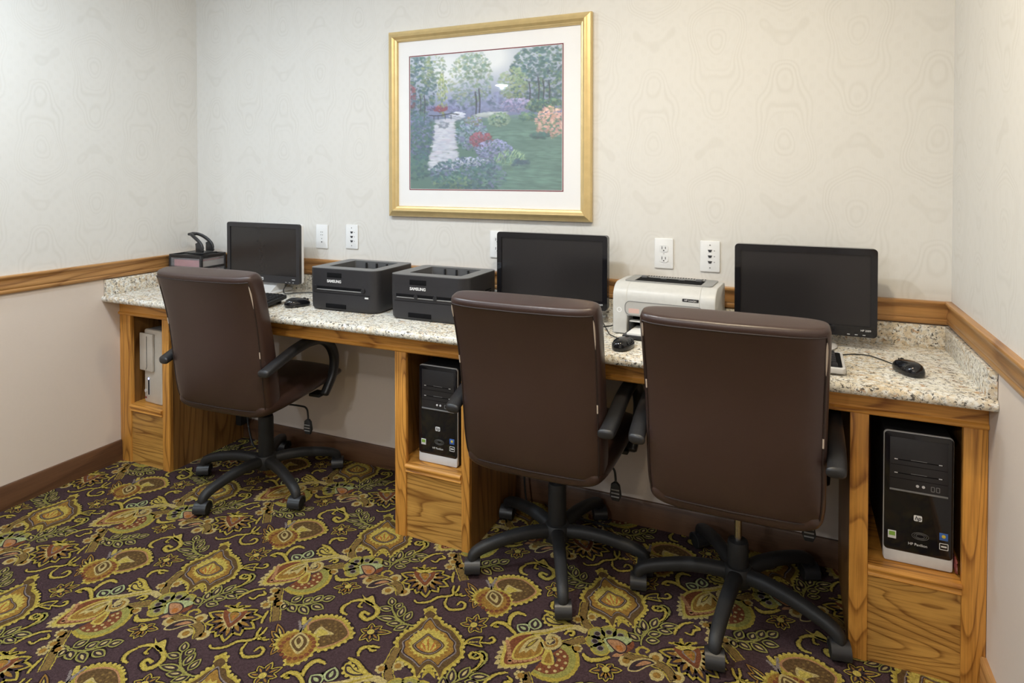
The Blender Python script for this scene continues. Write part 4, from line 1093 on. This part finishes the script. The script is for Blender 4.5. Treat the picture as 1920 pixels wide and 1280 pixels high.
# ------------------------------------------------------------------ silver laser printer
def silver_printer():
    t = empty('silver_printer', 'silver and grey laser printer with an open paper tray, between two monitors', 'printer', (2.531, -.158, HS), R(-3.5))
    w, f, bk, h = .176, -.098, .102, .180
    side = [(bk, .004), (bk, h - .012), (bk - .008, h - .002), (bk - .03, h)] + [(f + .058 * (1 - math.sin(R(q))), h - .05 + .05 * math.cos(R(q))) for q in range(0, 91, 10)] + [(f, .09), (f, .004)]
    # outer shell with a mouth at the lower front, built as sides + upper body
    for s in (-1, 1):
        x0, x1 = (s * w, s * (w - .052))
        b = B(); b.prism(side, min(x0, x1), max(x0, x1), 0, .006, 3); b.obj('side_cheek', M['printer_silver'], t, ang=50)
    up = [(bk, .062), (bk, h - .012), (bk - .008, h - .002), (bk - .03, h)] + [(f + .058 * (1 - math.sin(R(q))), h - .05 + .05 * math.cos(R(q))) for q in range(0, 91, 10)] + [(f, .068)]
    B().prism(up, -w + .0515, w - .0515, 0).obj('front_cover', M['printer_silver'], t, ang=40)
    B().box(-w + .052, w - .052, f + .07, bk, .004, .062).obj('inner_body', M['dark'], t)
    B().prism(rrect(-w + .046, w - .040, .072, .118, .018), f - .0016, f + .002, 1).obj('front_door', M['pale'], t)
    b = B(); b.ring(rrect(-w + .044, w - .038, .070, .120, .019), rrect(-w + .047, w - .041, .0725, .1175, .017), 0, .0022)
    b.obj('door_outline', M['silver_d'], t, mtx=Matrix(((1, 0, 0, 0), (0, 0, -1, f), (0, 1, 0, 0), (0, 0, 0, 1))))
    b = B(); o_ = rrect(-w + .026, w - .020, f + .052, bk - .010, .014); i_ = rrect(-w + .060, w - .058, f + .062, bk - .040, .004); b.ring(o_, i_, h - .002, h + .0035, h - .010); b.obj('top_panel', M['printer_grey'], t)
    B().prism(i_, h + .0002, h + .001).obj('output_slot_shade', M['dark'], t)  # dark sheet over solid cover, painted as the shade of a deep opening
    for k in range(24): B().box(-w + .06 + k * .0098, -w + .064 + k * .0098, bk - .026, bk - .014, h + .003, h + .0045).obj('vent', M['dark'], t)
    for dx in (-.10, .096): B().box(dx - .011, dx + .011, bk - .064, bk - .046, h + .001, h + .010, .002).obj('roller_block', M['charcoal_sheen'], t)
    for dx in (-.03, .035): B().cyl((dx - .010, bk - .060, h + .003), (dx + .010, bk - .060, h + .003), .0025, .0025, 10).obj('roller', M['charcoal_sheen'], t)
    B().prism(rrect(.068, .122, .134, .144, .002), f - .0006, f + .006, 1).obj('name_plate', M['charcoal'], t)
    lettering('HP LaserJet', .0085, (.095, f - .0012, .139), t, M['letter'])
    lettering('hp', .015, (.008, f - .0024, .098), t, M['ink'], shear=.25, bold=.0003)
    B().prism(rrect(-.118, -.080, .078, .094, .003), f - .0022, f - .0014, 1).obj('sticker', M['pink_st'], t)
    b = B(); b.ring(rrect(-.009, .009, -.009, .009, .009), rrect(-.006, .006, -.006, .006, .006), 0, .0012); b.obj('button_ring', M['white'], t, mtx=Matrix(((1, 0, 0, -.152), (0, 0, -1, f + .0003), (0, 1, 0, .086), (0, 0, 0, 1))))
    B().box(-w + .056, w - .056, f - .070, f + .069, .0040, .016, .003).obj('paper_tray', M['charcoal'], t)
    B().box(-w + .070, w - .070, f - .062, f + .06, .0162, .022).obj('paper_stack', M['paper'], t)
    for s in (-1, 1): B().box(s * (w - .066) - .003, s * (w - .066) + .003, f - .01, f + .05, .0162, .045, .001).obj('paper_guide', M['plastic_m'], t)
    B().box(-w + .06, w - .06, f + .004, f + .03, .046, .050).obj('output_bar', M['printer_silver'], t)
    for sx in (-1, 1):
        for sy in (f + .02, bk - .02): B().cyl((sx * .15, sy, .0003), (sx * .15, sy, .006), .008, .008, 12).obj('foot', M['rubber'], t)
silver_printer()

# ------------------------------------------------------------------ mice, keyboards
def mouse(x, y, rz, label):
    t = empty('computer_mouse', label, 'mouse', (x, y, HS), R(rz), 'black mice on the worktop'); b = B(); rows = []
    for k, (s, z) in enumerate(((.86, .0006), (.98, .004), (1.0, .012), (.95, .020), (.82, .028), (.60, .0335), (.32, .0365), (.05, .037))):
        rows.append([(.031 * s * math.copysign(abs(math.cos(a)) ** .8, math.cos(a)), .055 * s * math.copysign(abs(math.sin(a)) ** .85, math.sin(a)) - (.006 * (1 - s)), z * (1 - .12 * math.sin(a) * s)) for a in [2 * math.pi * i / 28 for i in range(28)]])
    b.loft(rows); b.obj('shell', M['gloss'], t, ang=70)
    B().lathe([(0, -.0035), (.008, -.0035), (.0095, 0), (.008, .0035), (0, .0035)], (0, .030, .0255), 16, 'x').obj('wheel', M['rubber'], t)
    B().box(-.0005, .0005, .034, .050, .0165, .0285).obj('button_gap', M['dark'], t)
    return t
mouse(1.000, -.345, -25, 'black mouse beside the printer with the wide feed slot')
mouse(2.432, -.425, -8, 'black mouse in front of the silver printer tray')
mouse(3.236, -.352, 22, 'black mouse alone on bare granite, its thin cable curving away')
def keyboard(x, y, rz, label, base, tilt, keymat, w=.44, d=.150):
    t = empty('keyboard', label, 'keyboard', (x, y, HS), R(rz)); mt = Matrix.Translation((0, -d / 2, .006)) @ Matrix.Rotation(R(tilt), 4, 'X') @ Matrix.Translation((0, d / 2, 0))
    b = B(); b.prism(rrect(-w / 2, w / 2, -d / 2, d / 2, .012), 0, .016, 2, .003); b.obj('case', base, t, mtx=mt)
    b = B(); b.prism(rrect(-w / 2 + .008, w / 2 - .008, -d / 2 + .010, d / 2 - .012, .006), .0155, .0165); b.obj('key_well', M['dark'], t, mtx=mt)
    for sx in (-1, 1): B().box(sx * w * .42 - .012, sx * w * .42 + .012, d * .33, d * .40, .0004, .0125 + .8 * d * math.sin(R(tilt)), .001).obj('foot', M['rubber'], t)
    for r in range(6):
        y0 = -d / 2 + .013 + r * .0205; xk = -w / 2 + .011
        while xk < w / 2 - .02:
            kw = .0165
            if r == 0 and -.09 < xk < .02: kw = .10
            k_ = B(); k_.loft([[(xk + i, y0 + i, .0166 + z_), (xk + kw - i, y0 + i, .0166 + z_), (xk + kw - i, y0 + .0175 - i, .0166 + z_), (xk + i, y0 + .0175 - i, .0166 + z_)] for i, z_ in ((0, 0), (.002, .007))])
            k_.obj('key', keymat, t, mtx=mt); xk += kw + .0018
    return t
keyboard(.700, -.398, 4, 'black keyboard tilted on its feet in front of the silver monitor stand', M['plastic_m'], 6, M['plastic'])
keyboard(2.864, -.392, 0, 'silver edged keyboard with dark keys, half hidden by a chair back', M['silver'], 4, M['charcoal'], .415)

# ------------------------------------------------------------------ drawer unit and hole punch in the corner
def organizer():
    t = empty('drawer_organizer', 'small black desk organizer with clear drawers, pink slips inside, in the corner', 'organizer', (.145, -.125, HS), R(4)); w, d, h = .106, .082, .152
    lv = (0.0006, .048, .098, h)
    for sx in (-1, 1):
        for sy in (-1, 1): B().box(sx * (w - .006) - .006, sx * (w - .006) + .006, sy * (d - .006) - .006, sy * (d - .006) + .006, .0006, h, .002).obj('post', M['plastic'], t)
    for z in lv: B().box(-w + .001, w - .001, -d + .001, d - .001, max(.0006, z - .006), z + .0012, .001).obj('tray_shelf', M['plastic'], t)
    b = B(); b.ring(rrect(-w, w, -d, d, .006), rrect(-w + .01, w - .01, -d + .01, d - .01, .004), h + .0012, h + .008); b.obj('top_rim', M['plastic'], t)
    for k, z in enumerate(lv[:-1]):
        dr = B().box(-w + .013, w - .013, -d + .002, -d + .004, z + .003, lv[k + 1] - .008).box(-w + .013, w - .013, d - .004, d - .002, z + .003, lv[k + 1] - .008).box(w - .004, w - .002, -d + .013, d - .013, z + .003, lv[k + 1] - .008).box(-w + .002, -w + .004, -d + .013, d - .013, z + .003, lv[k + 1] - .008).obj('clear_drawer', M['clear'], t)
        if k < 2 + 1: B().box(-w + .03, w - .022, -d + .007, d - .02, z + .003, z + (.036 if k else .02)).obj('paper_slips', M['pink'], dr)
        B().box(w - .02, w - .0075, -d + .007, d - .012, z + .003, z + .030).obj('folded_card', M['beige'], dr)
    p = empty('hole_punch', 'black two-hole punch with a looped lever, standing on the small drawer organizer', 'hole punch', (.165, -.125, HS + h + .0085), R(4))
    B().box(-.040, .062, -.046, .046, 0, .007, .002).box(-.075, -.03, -.030, .030, .0, .005, .001).obj('base', M['plastic'], p)
    for s in (-1, 1):
        y0 = s * .033
        B().prism([(.006 + .0, .009), (.050, .009), (.053, .016), (.046, .034), (.034, .050), (.018, .058), (.004, .052), (.010, .030)], y0 - .006, y0 + .006, 1, .002).obj('punch_head', M['plastic'], p)
        B().cyl((.003, y0, .0082), (.003, y0, .046), .0028, .0028, 12).obj('punch_pin', M['steel'], p)
    for s in (-1, 1):
        P = smooth_path([(.048, s * .033, .026), (.040, s * .033, .046), (.018, s * .032, .066), (-.016, s * .028, .086), (-.045, s * .018, .097), (-.058, 0, .100)], 5)
        B().sweep(P, (0, 1, 0), [.013] * len(P), [.012 + .004 * math.sin(math.pi * i / len(P)) for i in range(len(P))], 12, 3).obj('lever_arm', M['plastic'], p)
    B().box(-.070, -.036, -.018, .018, .088, .103, .006, 2).obj('grip', M['plastic'], p)
organizer()

# ------------------------------------------------------------------ computers
SH = .2785
def tower(x, y, rz, label):
    t = empty('computer_tower', label, 'computer', (x, y, SH), R(rz), 'black desktop towers on cabinet shelves'); w, h, d = .0835, .368, .34
    B().box(-w + .003, w - .003, .012, d, .0006, h - .004, .003).obj('case', M['plastic_m'], t)
    b = B(); b.prism(rrect(-w, w, .0006, h, .012), 0, .0125, 1, .004); fr_ = b.obj('front_bezel', M['silver'], t)
    b = B(); b.prism(rrect(-w + .002, w - .002, .034, h - .002, .010), -.0022, .004, 1, .0008); b.obj('front_panel', M['gloss'], t)
    b = B(); b.prism(rrect(-w + .002, w - .002, .002, .0335, .006), -.0018, .004, 1, .0008); b.obj('silver_foot_bar', M['silver'], t)
    bay = B().box(-w + .015, w - .014, -.0032, .0, .205, .352, .0006).obj('drive_panel', M['charcoal'], t)
    for z in (.290, .252):
        B().box(-w + .026, w - .026, -.0038, -.003, z, z + .0022).obj('drive_slot', M['dark'], bay); B().box(-.018, .020, -.0040, -.0034, z + .0028, z + .0042).obj('drive_label', M['silver_d'], bay)
        for q in (-w + .030, w - .032): B().box(q - .004, q + .004, -.0042, -.0034, z + .0005, z + .0028).obj('drive_button', M['letter'], bay)
        B().box(-w + .016, w - .015, -.0036, -.003, z - .014, z - .013).obj('bay_gap', M['dark'], bay)
    B().box(-w + .015, w - .014, -.0042, -.001, .203, .208, .0004).obj('trim_strip', M['silver_d'], t)
    for dx in (-.002, .012): B().cyl((dx, -.0032, .224), (dx, -.0046, .224), .0038, .0038, 14).obj('audio_jack', M['letter'], bay); 
    for dx in (.034, .046): 
        b = B(); b.ring(rrect(dx - .0045, dx + .0045, -.007, .007, .002), rrect(dx - .003, dx + .003, -.0055, .0055, .001), 0, .001); b.obj('usb_port', M['silver_d'], bay, mtx=Matrix(((1, 0, 0, 0), (0, 0, -1, -.0033), (0, 1, 0, .222), (0, 0, 0, 1))))
    hp_logo(t, .0, -.0023, .134, .016, M['letter'], M['ink'])
    lettering('HP Pavilion', .010, (.0, -.0026, .060), t, M['letter'])
    s1 = B().box(-w + .012, -w + .032, -.0030, -.002, .066, .088, .0004).obj('sticker', M['letter'], t); B().box(-w + .0145, -w + .0295, -.0034, -.0028, .074, .0855).obj('sticker_print', M['green_st'], s1)
    s2 = B().box(w - .033, w - .013, -.0030, -.002, .086, .106, .0004).obj('sticker', M['blue_st'], t); B().ball((w - .023, -.003, .097), .005, .0006, .005, 10).obj('sticker_print', M['yellow_st'], s2)
    b = B(); b.ring(rrect(w - .033, w - .012, .060, .078, .002), rrect(w - .0315, w - .0135, .0615, .0765, .001), 0, .0008); b.obj('sticker', M['letter'], t, mtx=Matrix(((1, 0, 0, 0), (0, 0, -1, -.0022), (0, 1, 0, 0), (0, 0, 0, 1))))
    B().box(w - .029, w - .016, -.0030, -.0022, .067, .071).obj('sticker_print', M['letter'], t)
    for k in range(3): B().tube([(math.cos(q) * (.020 - .005 * k) + .006, -.00225, .085 + math.sin(q) * (.010 - .0025 * k)) for q in [i * .3307 for i in range(19)]], .0004, 4, True).obj('panel_swirl', M['silver_d'], t)
tower(1.7245, -.402, 0, 'black computer tower on the shelf of the middle cabinet')
tower(3.255, -.402, 0, 'black computer tower with a crumpled wrapper beside it on the shelf')
def slim():
    t = empty('slim_computer', 'pale beige slim computer with a blue light, on a cabinet shelf', 'computer', (.172, -.402, SH), R(-4)); w, h = .082, .350
    B().box(-w + .004, w - .002, .014, .33, .0006, h - .006, .003).obj('case', M['silver_d'], t)
    b = B(); b.prism(rrect(-w + .018, w - .012, .0006, h, .010), 0, .022, 1, .006); b.obj('front_bezel', M['beige'], t)
    b = B(); b.prism(rrect(-w, -w + .098, .155, h - .018, .004), -.012, -.0005, 1, .003); fl_ = b.obj('front_flap', M['beige'], t)
    b = B(); b.tube([(-.026, -.0125, h - .03), (-.026, -.0125, .175), (-.032, -.0125, .162)], .0012, 6); b.obj('flap_gap', M['dark'], fl_)
    b = B(); b.prism(rrect(-.035, -.020, .035, .125, .007), -.002, .002, 1); sl = b.obj('light_slot', M['silver'], t)
    b = B(); b.prism(rrect(-.032, -.023, .039, .121, .0045), -.0028, .002, 1); b.obj('slot_window', M['dark'], sl)
    B().ball((-.0275, -.0030, .116), .0035, .001, .005, 10).obj('power_light', M['led'], sl)
    B().cyl((-.052, -.0005, .055), (-.052, -.003, .055), .008, .008, 16).obj('button', M['silver'], t)
    B().box(-.056, -.046, -.0022, -.0005, .020, .028).obj('sticker', M['red_pl'], t)
slim()
wr = empty('crumpled_wrapper', 'small crumpled clear and red wrapper lying beside a black tower', 'wrapper', (3.344, -.392, SH))
b = B(); b.ball((0, 0, .022), .0035, .03, .021, 14)
for v in b.bm.verts: v.co += Vector((random.uniform(-.0008, .0008), random.uniform(-.006, .006), random.uniform(0, .005)))
b.obj('film', M['red_pl'], wr, ang=10)

# ------------------------------------------------------------------ cables
def cable(pts, r, label, group='black cables'):
    o = B().tube(smooth_path(pts, 8), r, 8).obj('cable', M['wire']); tag(o, label, 'cable', group); return o
zc = HS + .0025
cable([(3.214, -.297, .803), (3.19, -.255, zc), (3.15, -.21, zc), (3.11, -.212, zc), (3.06, -.240, zc), (2.97, -.256, zc), (2.87, -.240, zc), (2.81, -.18, zc)], .0017, 'thin black mouse cable curving over bare granite to the lone mouse')
cable([(2.424, -.366, .803), (2.40, -.33, zc), (2.352, -.285, zc), (2.33, -.24, zc), (2.30, -.17, zc), (2.27, -.10, zc)], .0017, 'thin black mouse cable running back past the silver printer')
cable([(2.345, -.045, .804), (2.335, -.13, .806), (2.322, -.20, .811), (2.27, -.225, .809), (2.23, -.20, .806), (2.215, -.13, .8045)], .0025, 'thicker black cable looping beside the silver printer')
cable([(.700, -.060, .845), (.712, -.100, .835), (.738, -.150, .818), (.768, -.168, .806), (.80, -.13, .805), (.86, -.09, .8045), (.95, -.06, .804), (1.05, -.055, .804)], .0026, 'black cable trailing from the silver monitor stand toward the printer')
cable([(.89, -.105, zc), (.93, -.125, zc), (.98, -.135, zc), (1.06, -.14, zc)], .0022, 'black cable lying on granite between the silver stand and the printer')
zf = .006
cable([(.396, -.05, .30), (.41, -.06, .12), (.47, -.08, zf), (.56, -.10, zf), (.62, -.17, zf), (.52, -.22, zf), (.45, -.16, zf), (.42, -.11, .008)], .0045, 'black power cable heaped on the carpet beside the pale computer\'s cabinet')
cable([(1.93, -.05, .35), (1.93, -.06, .15), (1.96, -.08, zf), (2.05, -.10, zf), (2.15, -.07, zf), (2.30, -.08, zf)], .004, 'black power cable on the carpet behind the chair by the middle cabinet')
ps = empty('power_strip', 'black power strip standing against the side of the pale computer\'s cabinet', 'power strip', (.352, -.055, 0))
B().box(0, .035, -.028, .028, .09, .36, .004).obj('body', M['plastic_m'], ps); B().box(.006, .012, -.01, .01, .36, .62).obj('lead', M['wire'], ps)
pl = empty('plug_adapter', 'small white plug adapter lying in the cables beside the pale computer\'s cabinet', 'adapter', (.425, -.245, 0), R(-20))
B().box(-.018, .018, -.012, .012, .0008, .022, .004).obj('body', M['white'], pl); B().cyl((.018, 0, .011), (.034, 0, .011), .004, .003, 10).obj('strain_relief', M['white'], pl)
